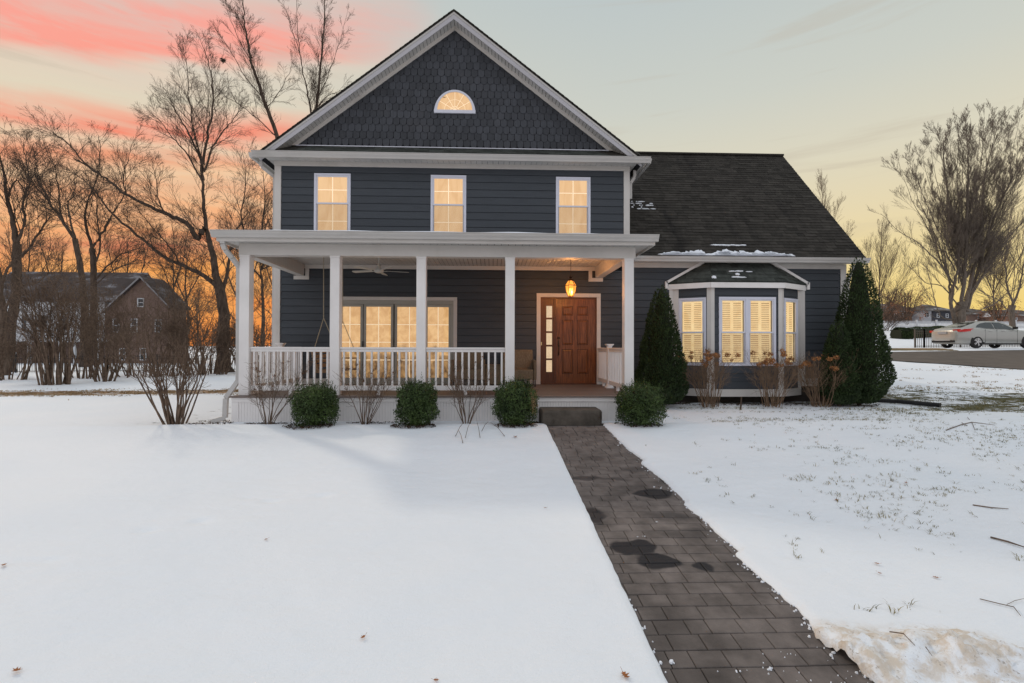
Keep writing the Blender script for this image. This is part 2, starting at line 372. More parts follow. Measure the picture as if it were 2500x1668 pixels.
def special():
    # window muntins, given emission to stand for light from the room behind
    m = bpy.data.materials.new('glowing muntin'); m.use_nodes = True; t = NT(m.node_tree)
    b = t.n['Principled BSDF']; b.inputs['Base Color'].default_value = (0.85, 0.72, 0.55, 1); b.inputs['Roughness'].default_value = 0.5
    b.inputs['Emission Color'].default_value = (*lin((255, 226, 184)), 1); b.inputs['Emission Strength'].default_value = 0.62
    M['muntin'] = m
    # glass in front of shutters
    m = bpy.data.materials.new('window glass'); m.use_nodes = True; t = NT(m.node_tree); t.n.clear()
    o = t.add('ShaderNodeOutputMaterial'); tr = t.add('ShaderNodeBsdfTransparent'); gl = t.add('ShaderNodeBsdfGlossy'); gl.inputs['Roughness'].default_value = 0.02
    fr = t.add('ShaderNodeFresnel'); fr.inputs[0].default_value = 1.5; ms = t.add('ShaderNodeMixShader')
    t.link(fr.outputs[0], ms.inputs[0]); t.link(tr.outputs[0], ms.inputs[1]); t.link(gl.outputs[0], ms.inputs[2]); t.link(ms.outputs[0], o.inputs[0]); M['glass'] = m
    # insect screen
    m = bpy.data.materials.new('insect screen mesh'); m.use_nodes = True; t = NT(m.node_tree); t.n.clear()
    o = t.add('ShaderNodeOutputMaterial'); tr = t.add('ShaderNodeBsdfTransparent'); df = t.add('ShaderNodeBsdfDiffuse'); df.inputs[0].default_value = (0.18, 0.18, 0.17, 1)
    ms = t.add('ShaderNodeMixShader'); ms.inputs[0].default_value = 0.27
    t.link(tr.outputs[0], ms.inputs[1]); t.link(df.outputs[0], ms.inputs[2]); t.link(ms.outputs[0], o.inputs[0]); M['screen'] = m
    # lantern glass: amber, glowing from the bulbs inside
    m = bpy.data.materials.new('amber seeded lantern glass'); m.use_nodes = True; t = NT(m.node_tree); t.n.clear()
    o = t.add('ShaderNodeOutputMaterial'); tr = t.add('ShaderNodeBsdfTransparent'); tr.inputs[0].default_value = (1, 0.8, 0.5, 1)
    em = t.add('ShaderNodeEmission'); em.inputs[0].default_value = (1.0, 0.36, 0.06, 1); em.inputs[1].default_value = 1.7
    ms = t.add('ShaderNodeMixShader'); ms.inputs[0].default_value = 0.7
    t.link(tr.outputs[0], ms.inputs[1]); t.link(em.outputs[0], ms.inputs[2]); t.link(ms.outputs[0], o.inputs[0]); M['lantern'] = m
    # snow, with soil / grass showing where the 'bare' attribute says it is thin
    m = bpy.data.materials.new('snow'); m.use_nodes = True; t = NT(m.node_tree); b = t.n['Principled BSDF']
    pos = t.add('ShaderNodeNewGeometry').outputs['Position']
    at_ = t.add('ShaderNodeAttribute'); at_.attribute_name = 'bare'; bare = at_.outputs['Fac']
    a2 = t.add('ShaderNodeAttribute'); a2.attribute_name = 'dirty'; dirty = a2.outputs['Fac']
    a3 = t.add('ShaderNodeAttribute'); a3.attribute_name = 'dry'; dry = a3.outputs['Fac']
    big = t.noise(pos, 0.5, 3, 0.5)
    sc = t.ramp(big, [(0.3, (0.80, 0.845, 0.90)), (0.7, (0.86, 0.885, 0.92))])
    dn = t.noise(pos, 9, 6, 0.65, 0.4)
    dm = t.math('MULTIPLY', dirty, t.smooth(dn, 0.38, 0.62))
    sc = t.mix(dm, sc, (0.66, 0.58, 0.49))
    dm2 = t.math('MULTIPLY', dirty, t.smooth(t.noise(pos, 38, 5, 0.7), 0.56, 0.70))
    sc = t.mix(t.math('MULTIPLY', dm2, 0.8), sc, (0.30, 0.24, 0.18))
    n1 = t.noise(t.vmap(pos, (1, 2.4, 1)), 2.2, 8, 0.68, 0.3)
    mask = t.smooth(t.math('ADD', n1, t.math('SUBTRACT', bare, 0.5)), 0.50, 0.58)
    mask = t.math('MULTIPLY', mask, t.smooth(bare, 0.01, 0.12))
    g = t.ramp(t.noise(pos, 14, 6, 0.7), [(0.3, (0.050, 0.048, 0.024)), (0.7, (0.13, 0.125, 0.06))])
    gd = t.ramp(t.noise(pos, 14, 6, 0.7), [(0.3, (0.20, 0.11, 0.05)), (0.7, (0.42, 0.26, 0.13))])
    g = t.mix(dry, g, gd)
    c = t.mix(mask, sc, g); t.link(c, b.inputs['Base Color'])
    b.inputs['Roughness'].default_value = 0.75; b.inputs['Specular IOR Level'].default_value = 0.2
    h = t.math('ADD', t.math('MULTIPLY', t.noise(t.vmap(pos, (1, 1.6, 1)), 7, 5, 0.55), 0.6), t.math('MULTIPLY', t.noise(pos, 70, 4, 0.65), 0.22))
    h = t.math('SUBTRACT', h, t.math('MULTIPLY', mask, 1.2))
    bn = t.add('ShaderNodeBump'); bn.inputs['Strength'].default_value = 0.9; bn.inputs['Distance'].default_value = 0.020
    t.link(h, bn.inputs['Height']); t.link(bn.outputs[0], b.inputs['Normal']); M['snow'] = m
    M['plainsnow'] = pbr('clean snow', (0.83, 0.86, 0.92), 0.8, 0.03, 6, 0.01, 25, spec=0.2)
    # pavers with wet patches of their own shape
    m = pbr('taupe concrete paver', (0.138, 0.117, 0.108), 0.8, 0.30, 5, 0.004, 70, island=0.09, tint=(0.158, 0.135, 0.125), spec=0.3, dirt=((0.05, 0.043, 0.04), 0.6, (1.3, 1.3, 1)))
    t = NT(m.node_tree); b = t.n['Principled BSDF']; pos = t.add('ShaderNodeNewGeometry').outputs['Position']
    wn = t.add('ShaderNodeTexNoise'); t.link(pos, wn.inputs['Vector']); wn.inputs['Scale'].default_value = 3.2; wn.inputs['Detail'].default_value = 3
    vo = t.add('ShaderNodeVectorMath', operation='MULTIPLY_ADD'); t.link(wn.outputs['Color'], vo.inputs[0]); vo.inputs[1].default_value = (0.26, 0.26, 0); t.link(pos, vo.inputs[2])
    sp = t.add('ShaderNodeSeparateXYZ'); t.link(vo.outputs[0], sp.inputs[0])
    tot = None; soft = None
    for (px, py, rx, ry, sharp, amt) in WET:
        p = ground_at(px, py); c0x, c0y = p.x + 0.13, p.y + 0.13
        ex = t.math('DIVIDE', t.math('SUBTRACT', sp.outputs[0], c0x), rx); ey = t.math('DIVIDE', t.math('SUBTRACT', sp.outputs[1], c0y), ry)
        r2 = t.math('ADD', t.math('MULTIPLY', ex, ex), t.math('MULTIPLY', ey, ey))
        k = t.math('MULTIPLY', t.smooth(r2, 1.0 + sharp, 1.0 - sharp), amt)
        tot = k if tot is None else t.math('MAXIMUM', tot, k)
    old = b.inputs['Base Color'].links[0].from_socket
    t.link(t.mix(tot, old, (0.020, 0.019, 0.022)), b.inputs['Base Color'])
    t.link(t.math('MULTIPLY_ADD', tot, -0.22, c=0.8), b.inputs['Roughness'])
    M['paver'] = m
WET = [(1598, 1197, 0.21, 0.13, .28, 1), (1545, 1325, 0.19, 0.15, .25, 1), (1605, 1360, 0.17, 0.13, .25, 1), (1713, 1372, 0.10, 0.07, .4, 1),
       (1448, 1250, 0.11, 0.16, .5, .9), (1428, 1161, 0.20, 0.06, .7, .7), (1500, 1163, 0.20, 0.06, .8, .6), (1459, 1113, 0.10, 0.09, .8, .5),
       (1370, 1034, 0.30, 0.06, .6, .9), (1560, 1140, 0.16, 0.10, .9, .45), (1640, 1250, 0.22, 0.10, .95, .45), (1680, 1290, 0.25, 0.12, .95, .4)]
special()

# ================================================================== GROUND
BUMP = [(1810, 1600, 0.55, 0.28, 0.10), (2080, 1600, 0.42, 0.25, 0.11), (2250, 1640, 0.5, 0.2, 0.08)]
_bp = []
for (px, py, rx, ry, h) in BUMP:
    p = ground_at(min(px + 250, 2480), py); _bp.append((p.x, p.y, rx, ry, h))
XE0, XE1 = ground_at(1335, 1037).x, ground_at(1633, 1660).x
XR0, XR1 = ground_at(1479, 1037).x, ground_at(2110, 1640).x
YE0, YE1 = ground_at(1335, 1037).y, ground_at(1633, 1660).y
def edge_l(y): return XE0 + (XE1 - XE0) * (YE0 - y) / (YE0 - YE1) + 0.006 * mn.noise(Vector((0, y * 9, 3))) + 0.012 * mn.noise(Vector((0, y * 2, 8))) * sstep(-6, -8, y)
RAG = [(-3.4, -.02), (-5.0, -.03), (-5.5, .03), (-5.62, -.04), (-6.3, .02), (-6.9, .02), (-7.0, -.03), (-7.45, .02), (-7.6, .0), (-8.0, .035), (-8.06, -.03), (-8.5, 0.0), (-8.9, .02), (-9.1, -.05), (-9.5, .03), (-10, .2), (-12, .5)]
def edge_r(y):
    b = XR0 + (XR1 - XR0) * (YE0 - y) / (YE0 - YE1); o = 0
    for (a0, o0), (a1, o1) in zip(RAG, RAG[1:]):
        if a1 <= y <= a0: o = o0 + (o1 - o0) * (a0 - y) / (a0 - a1)
    return b + o + 0.018 * mn.noise(Vector((4, y * 11, 3))) + 0.010 * mn.noise(Vector((4, y * 37, 3)))
def edge_fix(y, y0=YE0): return y

def bare_at(x, y):
    """how thin the snow lies, 0..1, and how dry the grass under it is"""
    b = 0.0; dr = 0.0
    if x > 7:
        k = sstep(7.5, 10.5, x)
        band = sstep(-3.6, -1.4, y) * sstep(1.9, 1.3, y); b = max(b, 0.64 * band * k * (0.8 + 0.4 * mn.noise(Vector((x * .4, y * .8, 1)))))
        if 1.3 < y < 4.5: b = max(b, 0.44 * k * sstep(4.6, 1.6, y)); dr = 1.0
        if 4.5 <= y < 9: b = max(b, 0.27 * k); dr = 1
        if y > 11.0 and y < 14.8 and x < 24: b = max(b, 0.75 * sstep(11.0, 11.8, y) * sstep(14.8, 13.8, y)); dr = 0.25
        if x > 21 and 12 < y < 17: b = max(b, .36); dr = .8
    if x < -4:
        yc = 3.1 + 0.12 * (x + 14)
        b = max(b, 0.60 * sstep(2.2, 0.3, abs(y - yc))); dr = 1.0 if y > 0 else dr
        if y > 4.5: b = max(b, 0.12)
        if y > 19: b = max(b, .3)
        if -6.2 > x and y > -2 and y < 2.0: b = max(b, .10)
        if -6.5 < x < -5 and -3.2 < y < 0: b = max(b, .42)
    if x > 1.5 and -8.6 < y <= -1.0: b = max(b, .33 * sstep(-8.6, -7, y) * sstep(1.5, 4, x) * sstep(-.25, .35, mn.noise(Vector((x * .6, y * 1.0, 4)))))
    if x > 3 and -3.3 < y <= 0.2: # mulch under the bay
        b = max(b, 0.55 * sstep(-.9, -.3, y) * sstep(9.6, 9, x))
    return b, dr

random.seed(55)
DIMP = []
for k in range(9):
    DIMP.append((-5.2 + k * .42 + random.uniform(-.05, .05), -9.3 + k * .33 + (.09 if k % 2 else -.09), .13, .07, .018))
for k in range(46):
    DIMP.append((random.uniform(-6, 6), random.uniform(-10, -3.8), random.uniform(.03, .12), random.uniform(.03, .08), random.uniform(.004, .012)))
def sheet(name, xs_of, ys, fine=True, heap=False):
    mb_v, mb_f, ba, di, dr = [], [], [], [], []
    nx = None
    for j, y in enumerate(ys):
        row = xs_of(y); nx = len(row)
        for (x, lift) in row:
            z = tz(x, y)
            if lift is not None: z += lift
            if y < 8 and abs(x) < 20:
                if y < -3:
                    for (qx, qy, rx_, ry_, dp_) in DIMP:
                        if abs(x - qx) < rx_ and abs(y - qy) < ry_: z -= dp_ * (1 - ((x - qx) / rx_) ** 2) * (1 - ((y - qy) / ry_) ** 2)
                    z += 0.0035 * mn.noise(Vector((x * 7, y * 9, 11)))
                z += 0.018 * mn.noise(Vector((x * .7, y * .9, 0))) + 0.007 * mn.noise(Vector((x * 2.3, y * 3.5, 5)))
            d_ = 0.0
            if heap:
                for (bx, by, rx, ry, h) in _bp:
                    q = ((x - bx) / rx) ** 2 + ((y - by) / ry) ** 2
                    if q < 1: z += h * .85 * (1 - q) ** 1.2 * (1 + .5 * mn.noise(Vector((x * 9, y * 9, 2))) + .35 * mn.noise(Vector((x * 24, y * 24, 2))) + .22 * mn.noise(Vector((x * 55, y * 55, 2))))
                    d_ = max(d_, 1.0 * sstep(1.7, .4, q))
            b, r = bare_at(x, y)
            mb_v.append((x, y, z)); ba.append(b); di.append(d_); dr.append(r)
    for j in range(len(ys) - 1):
        for i in range(nx - 1):
            mb_f.append((j * nx + i, j * nx + i + 1, (j + 1) * nx + i + 1, (j + 1) * nx + i))
    me = bpy.data.meshes.new(name); me.from_pydata(mb_v, [], mb_f); me.materials.append(M['snow'])
    for nm, a in (('bare', ba), ('dirty', di), ('dry', dr)):
        at_ = me.attributes.new(nm, 'FLOAT', 'POINT'); at_.data.foreach_set('value', a)
    me.polygons.foreach_set('use_smooth', [True] * len(me.polygons)); me.update()
    o = link(name, me); o['kind'] = 'structure'; return o

def arange(a, b, s): return [a + i * s for i in range(int(round((b - a) / s)) + 1)]
YJ = -2.8
ys = arange(-13.5, -10, .25)[:-1] + arange(-10, -5.5, .025)[:-1] + arange(-5.5, YJ, .045)[:-1] + [YJ]
def dists():
    d = [0, .004, .015, .035, .06, .09]
    while d[-1] < 4.5: d.append(d[-1] + min(.05, .03 + d[-1] * .02))
    while d[-1] < 60: d.append(d[-1] * 1.18)
    return d
DD = dists()
def liftp(dd, t0):
    return -0.075 if dd == 0 else -t0 * (1 - sstep(0, .05, dd)) 
def left_row(y):
    e = edge_l(y) if y < YE0 + .4 else edge_l(YE0 + .4)
    k = 1.0 if y < -3.45 else 0.0
    return [(e - d, (-0.075 if d == 0 else -.018 * (1 - sstep(0, .05, d)))) for d in reversed(DD)]
def right_row(y):
    e = edge_r(y)
    return [(e + d, (-0.075 if d == 0 else -.026 * (1 - sstep(0, .06, d)))) for d in DD]
sheet('snow_lawn', left_row, ys)
sheet('snow_lawn', right_row, ys, heap=True)
# ground behind: from the front of the house to the far hills
yb = [YJ - .04] + arange(-2.6, 4, .15) + arange(4.2, 20, .3) + arange(21, 60, 1.5) + arange(62, 120, 5) + [150, 220, 400, 900, 2500]
def brow(y):
    xs = [-2500, -900, -400, -200, -120] + arange(-80, -36, 4) + arange(-34, -10, 1) + arange(-9.5, 12, .3) + arange(12.5, 40, .5) + arange(42, 90, 3) + [110, 150, 250, 500, 1200, 2500]
    return [(x, -0.006) for x in xs]
g = sheet('ground', brow, yb)

# driveway on the right
drv = MB(); NS, NTt = 46, 8
near = [ground_at(2160, 880), ground_at(2500, 903)]; far = [ground_at(2158, 860.5), ground_at(2500, 855.5)]
nd = (near[1] - near[0]); fd = (far[1] - far[0])
rows = []
for i in range(NS + 1):
    s = -1.6 + 5.0 * i / NS; sf = -1.4 + 4.0 * i / NS
    a = near[0] + nd * s; b = far[0] + fd * sf
    if s < 0: a.y = near[0].y + (near[0].y - a.y) * -.55 + 0.0
    a.y += .18 * mn.noise(Vector((a.x * .8, 0, 0)))
    for j in range(NTt + 1):
        t = j / NTt; x = a.x + (b.x - a.x) * t; y = a.y + (b.y - a.y) * t
        drv.v.append((x, y, tz(x, y) + 0.022))
for i in range(NS):
    for j in range(NTt):
        drv.f.append((i * (NTt + 1) + j, (i + 1) * (NTt + 1) + j, (i + 1) * (NTt + 1) + j + 1, i * (NTt + 1) + j + 1))
o = drv.build('driveway', M['asphalt']); o['kind'] = 'structure'

# walkway: bed + individual pavers
bed = MB()
for (ya, yb2) in ((-3.2, -10.0),):
    n = 20
    for i in range(n):
        y0 = ya + (yb2 - ya) * i / n; y1 = ya + (yb2 - ya) * (i + 1) / n
        bed.poly([(edge_l(y0) - .12, y0, pathz(y0) - .012), (edge_r(y0) + .25, y0, pathz(y0) - .012), (edge_r(y1) + .25, y1, pathz(y1) - .012), (edge_l(y1) - .12, y1, pathz(y1) - .012)])
walk = bed.build('walkway', pbr('dark joint sand', (0.045, 0.037, 0.032), 0.95)); walk['kind'] = 'structure'
y = YE0 + .05; YB = ground_at(1700, 1655).y
pm_cache = {}
random.seed(3)
sl = -0.070
while y > YB:
    dep = 0.142; x = edge_l(y) - .10 + random.uniform(-.06, 0)
    while x < edge_r(y) + .16:
        wd = random.choice((0.135, 0.17, 0.205, 0.205, 0.24))
        key = wd
        if key not in pm_cache:
            g_ = .0026; h = MB(); x0, x1, y0, y1 = g_, wd - g_, -dep + g_, -g_; bv = .004
            h.poly([(x0, y0, -.03), (x1, y0, -.03), (x1, y1, -.03), (x0, y1, -.03), (x0, y0, -bv), (x1, y0, -bv), (x1, y1, -bv), (x0, y1, -bv),
                    (x0 + bv, y0 + bv, 0), (x1 - bv, y0 + bv, 0), (x1 - bv, y1 - bv, 0), (x0 + bv, y1 - bv, 0)],
                   [(0, 1, 5, 4), (1, 2, 6, 5), (2, 3, 7, 6), (3, 0, 4, 7), (4, 5, 9, 8), (5, 6, 10, 9), (6, 7, 11, 10), (7, 4, 8, 11), (8, 9, 10, 11)])
            pm_cache[key] = h.mesh('paver', M['paver'])
        o = link('paver', pm_cache[key], walk, (x, y, pathz(y) + random.uniform(-.0015, .0015)), (math.atan(.070) + random.uniform(-.006, .006), random.uniform(-.006, .006), random.uniform(-.006, .006)))
        x += wd
    y -= dep
# asphalt strip at the foot of the walk
st_ = MB(); a0, a1 = YB - .15, YB - 2.2
st_.poly([(-.5, a0, pathz(a0) - .004), (4, a0 - .05, pathz(a0) - .004), (4, a1, pathz(a1) - .004), (-.5, a1, pathz(a1) - .004)])
o = st_.build('street', pbr('dark wet asphalt', (0.035, 0.030, 0.028), 0.8, 0.4, 30, 0.006, 60)); o['kind'] = 'structure'

# ================================================================== HOUSE
house = empty('house', (0, 0, 0))
tag(house, 'two storey navy house with white front gable, open porch and bay window', 'house')
ZF = 0.505
AX, AZ, SL = -0.956, 9.61, 0.766            # gable apex (roof surface) and slope
def rz(x): return AZ - SL * abs(x - AX)

def lap_board(name, x0, x1, z0, z1, parent, y=0.0, mat='siding', xf=None):
    """one clapboard: thick at the bottom, thin at the top"""
    b = MB(); zt = z1 + .001; z0 += .0075  # gap below each board bares the dark backing as its lap shadow
    pts = [(x0, y, z0), (x0, y - .020, z0), (x0, y - .006, zt), (x0, y, zt)]
    b.prism(pts, (x1 - x0, 0, 0))
    if xf: b.v = [tuple(xf(Vector(v))) for v in b.v]
    return b.build(name, M[mat], parent)

def boards(parent, x0, x1, zs, openings, y=0.0, xf=None, off=0):
    for i in range(len(zs) - 1):
        za, zb = zs[i], zs[i + 1]
        segs = [(x0, x1, za, zb)]
        for (a, b, c, d) in openings:
            ns = []
            for (s, e, u, v) in segs:
                if b <= s or a >= e or d <= u + .004 or c >= v - .004: ns.append((s, e, u, v)); continue
                if a > s: ns.append((s, a, u, v))
                if b < e: ns.append((b, e, u, v))
                s2, e2 = max(s, a), min(e, b)
                if d < v - .02: ns.append((s2, e2, d - .012, v))
                if c > u + .02: ns.append((s2, e2, u, c))
            segs = ns
        for (s, e, u, v) in segs:
            if e - s > .02 and v - u > .02: lap_board('siding_board', s, e, u, v, parent, y, xf=xf)

def clip_poly(poly, a, b, c):
    """keep a*x+b*y<=c"""
    out = []
    for i in range(len(poly)):
        p, q = poly[i], poly[(i + 1) % len(poly)]
        fp, fq = a * p[0] + b * p[1] - c, a * q[0] + b * q[1] - c
        if fp <= 0: out.append(p)
        if (fp < 0 < fq) or (fq < 0 < fp):
            t = fp / (fp - fq); out.append((p[0] + (q[0] - p[0]) * t, p[1] + (q[1] - p[1]) * t))
    return out

# --- wall cores
wall = MB()
wall.box(-5.30, 3.40, .125, 8.6, -.1, 6.3)
fw = wall.build('wall', M['wallback'], house)
wingw = MB(); wingw.box(3.405, 8.96, .125, 6.3, -.1, 3.55)
wingw.prism([(8.96, .004, 3.55), (8.96, 6.3, 3.55), (8.96, 3.1, 7.35)], (-.2, 0, 0))
ww = wingw.build('wall', M['wallback'], house)
gw = MB(); gw.prism([(-5.2, .006, 6.30), (3.3, .006, 6.30), (AX, .006, rz(AX) - .25)], (0, .3, 0))
gwall = gw.build('gable_wall', M['wallback'], house)

E_ = .177
zlow = [ZF + .14 + i * E_ for i in range(17)]; zlow[-1] = 3.345
zup = [4.02 + i * .187 for i in range(11)]; zup[-1] = 5.86
WINS = [(-4.379, -3.494), (-1.533, -.657), (1.576, 2.444)]
boards(fw, -5.18, 3.285, [z for z in zlow if z < 3.4], [(-3.97, -.873, .4, 2.66), (1.10, 2.704, .4, 2.77)])
boards(fw, -5.18, 3.285, zup, [(a, b, 3.9, 5.685) for a, b in WINS])
BX0, BX1, BF0, BF1, BY = 4.58, 7.78, 5.31, 7.06, -.42
boards(ww, 3.44, 8.85, [.66 + i * E_ for i in range(17)][:-1] + [3.45], [(BX0, BX1, .1, 3.03)])
# right-hand gable end and left side wall get boards too
def side_xf(x): return lambda v: Vector((x, v.x, v.z)) + Vector((-(v.y), 0, 0))
for i in range(14):
    lap_board('siding_board', .1, 6.2, .66 + i * .2, .86 + i * .2, ww, xf=lambda v: Vector((8.965 - v.y, v.x, v.z)))
for i in range(26):
    lap_board('siding_board', .1, 8.5, .5 + i * .2, .7 + i * .2, fw, xf=lambda v: Vector((-5.305 + v.y, v.x, v.z)))

# --- fish-scale shingles in the gable
SW, SE_ = .166, .1765
def scale_outline(w_, r=.074):
    h = SE_ + .035; hw = w_ / 2 - .0055; pts = [(-hw, h), (-hw, r)]
    for k in range(1, 8):
        t = math.pi * k / 8; pts.append((-hw * math.cos(t), r - r * math.sin(t) ** .9))
    pts += [(hw, r), (hw, h)]; return pts
full = scale_outline(SW); n_ind = 0; restm = MB(); shared = None
def scale_mesh(poly):
    b = MB(); n = len(poly); A = [(p[0], -.019 + .05 * p[1], p[1]) for p in poly]; B = [(p[0], -.006 + .02 * p[1] + .003, p[1]) for p in poly]
    b.poly(A + B, [tuple(range(n))] + [(i, n + i, n + (i + 1) % n, (i + 1) % n) for i in range(n)]); return b
row = 0; z = 6.375
cand = []
while z < 9.3:
    x = AX - 5 + (SW / 2 if row % 2 else 0) + .02 * math.sin(row * 2.1)
    while x < AX + 5:
        if z < rz(x) - .22: cand.append((z, x, row))
        elif z < rz(abs(abs(x - AX) - SW / 2) + AX) - .22: cand.append((z, x, row))
        x += SW
    z += SE_; row += 1
for (z, x, row) in cand:
    zj = z + random.uniform(-.004, .004)
    poly = [(p[0] + x, p[1] + zj) for p in full]
    cl_ = clip_poly(poly, SL, 1, AZ - .235 + SL * AX); cl_ = clip_poly(cl_, -SL, 1, AZ - .235 - SL * AX) if cl_ else cl_
    if len(cl_) < 3: continue
    whole = len(cl_) == len(full)
    local = [(p[0] - x, p[1] - zj) for p in cl_]
    if n_ind < 298:
        if whole:
            if shared is None: shared = scale_mesh(full).mesh('fish_scale_shingle', M['scale'])
            me = shared
        else: me = scale_mesh(local).mesh('fish_scale_shingle', M['scale'])
        link('fish_scale_shingle', me, gwall, (x, -.004 + random.uniform(-.002, .001), zj)); n_ind += 1
    else:
        b = scale_mesh(local); restm.poly([(v[0] + x, v[1] - .004, v[2] + zj) for v in b.v], b.f)
o = restm.build('fish_scale_shingle_top_rows', M['scale'], gwall); o['kind'] = 'stuff'
o.name = 'fish_scale_shingle'

# --- corner boards, friezes, water tables
def trimbox(name, *a, mat='trim', bevel=.004, parent=house):
    b = MB(); b.box(*a); return b.build(name, M[mat], parent, bevel=bevel)
trimbox('corner_board', -5.335, -5.178, -.034, .06, .1, 5.853)
trimbox('corner_board', 3.284, 3.435, -.034, .06, 3.4, 5.853)
trimbox('corner_board', -5.338, -5.305, .062, .16, .1, 5.85)
trimbox('corner_board', 8.85, 9.0, -.034, .06, .3, 3.43)
trimbox('corner_board', 8.968, 9.003, .062, .16, .3, 3.43)
trimbox('frieze_board', -5.345, 3.445, -.038, .02, 5.855, 5.968)
trimbox('frieze_board', 3.44, 9.0, -.036, .02, 3.432, 3.56)
trimbox('frieze_board', -4.60, 2.567, -.030, .02, 3.340, 3.438)
for (a, b) in ((-4.86, -4.49), (2.40, 2.76)):
    trimbox('beam_trim', a, b, -.028, .02, 3.07, 3.16)
    trimbox('beam_trim', (b - .09) if a < 0 else a, b if a < 0 else a + .09, -.029, .02, 3.162, 3.338)
trimbox('water_table', -5.17, -3.97, -.028, .02, ZF + .002, ZF + .14)
trimbox('water_table', -.873, 1.10, -.028, .02, ZF + .002, ZF + .14)
trimbox('water_table', 2.704, 3.28, -.028, .02, ZF + .002, ZF + .14)
trimbox('water_table', 3.44, BX0 - .05, -.030, .02, .46, .655)
trimbox('water_table', BX1 + .05, 8.85, -.030, .02, .46, .655)
M['found'] = pbr('dark concrete foundation', (0.05, 0.04, 0.033), 0.9, 0.3, 4)
trimbox('foundation', 3.44, 8.94, -.01, 0.0, -.1, .46, mat='found', bevel=0); trimbox('foundation', -5.29, -4.9, -.01, .0, -.1, .5, mat='found', bevel=0)

# --- main roof
rt = .05
roof = MB()
for s in (-1, 1):
    xe = AX + s * 4.62
    def pt(x, off, y): return (x, y, rz(x) + off)
    pts = [pt(AX, 0, -.33), pt(xe, 0, -.33), pt(xe, -rt, -.33), pt(AX, -rt, -.33)]
    roof.prism(pts, (0, 9.4, 0))
mroof = roof.build('roof', M['shingle'], house)
# shingle edges showing along the rakes
for s in (-1, 1):
    L = math.hypot(4.62, 4.62 * SL); n = int(L / .145)
    for i in range(n):
        t0 = i / n; xa = AX + s * 4.62 * t0; xb = AX + s * 4.62 * (t0 + 1.25 / n)
        if abs(xb - AX) > 4.62: xb = AX + s * 4.62
        b = MB(); e = .012
        b.poly([(xa, -.345, rz(xa) + .001), (xb, -.345, rz(xb) + e), (xb, -.10, rz(xb) + e), (xa, -.10, rz(xa) + .001),
                (xb, -.345, rz(xb)), (xb, -.10, rz(xb)), (xa, -.345, rz(xa) - .02), (xb, -.345, rz(xb) - .02)],
               [(0, 1, 2, 3), (1, 4, 5, 2), (0, 6, 7, 1)])
        b.build('rake_shingle', M['shingle'], mroof)
# rake fascia, two steps, and rake soffit slats, frieze
for s in (-1, 1):
    xe = AX + s * 4.60
    for (o0, o1, ya, yb2, mt) in ((-.052, -.105, -.325, -.285, 'gutter'), (-.100, -.225, -.315, -.29, 'rakewhite')):
        b = MB(); P0 = [(AX, ya, rz(AX) + o0), (xe, ya, rz(xe) + o0), (xe, ya, rz(xe) + o1), (AX, ya, rz(AX) + o1)]
        b.prism(P0, (0, yb2 - ya, 0)); b.build('rake_fascia', M[mt], house)
    n = 52; xi = AX + s * 4.3
    for i in range(n):
        xa = AX + s * (4.35 * i / n + .006); xb = AX + s * (4.35 * (i + 1) / n - .004)
        b = MB(); b.prism([(xa, -.29, rz(xa) - .205), (xb, -.29, rz(xb) - .205), (xb, -.29, rz(xb) - .190), (xa, -.29, rz(xa) - .190)], (0, .285, 0))
        b.build('soffit_slat', M['trim2'], house)
    b = MB(); xf_ = AX + s * (AZ - .310 - 6.36) / SL; xg = AX + s * (AZ - .2 - 6.36) / SL
    b.prism([(AX, -.035, rz(AX) - .310), (xf_, -.035, 6.36), (xg, -.035, 6.36), (AX, -.035, rz(AX) - .205)], (0, .03, 0))
    b.build('gable_frieze', M['trim'], house)
# soffit cover behind slats
b = MB()
for s in (-1, 1):
    b.prism([(AX, -.285, rz(AX) - .185), (AX + s * 4.6, -.285, rz(AX + s * 4.6) - .185), (AX + s * 4.6, -.285, rz(AX + s * 4.6) - .17), (AX, -.285, rz(AX) - .17)], (0, 9.2, 0))
b.build('soffit_backing', M['wallback'], house)

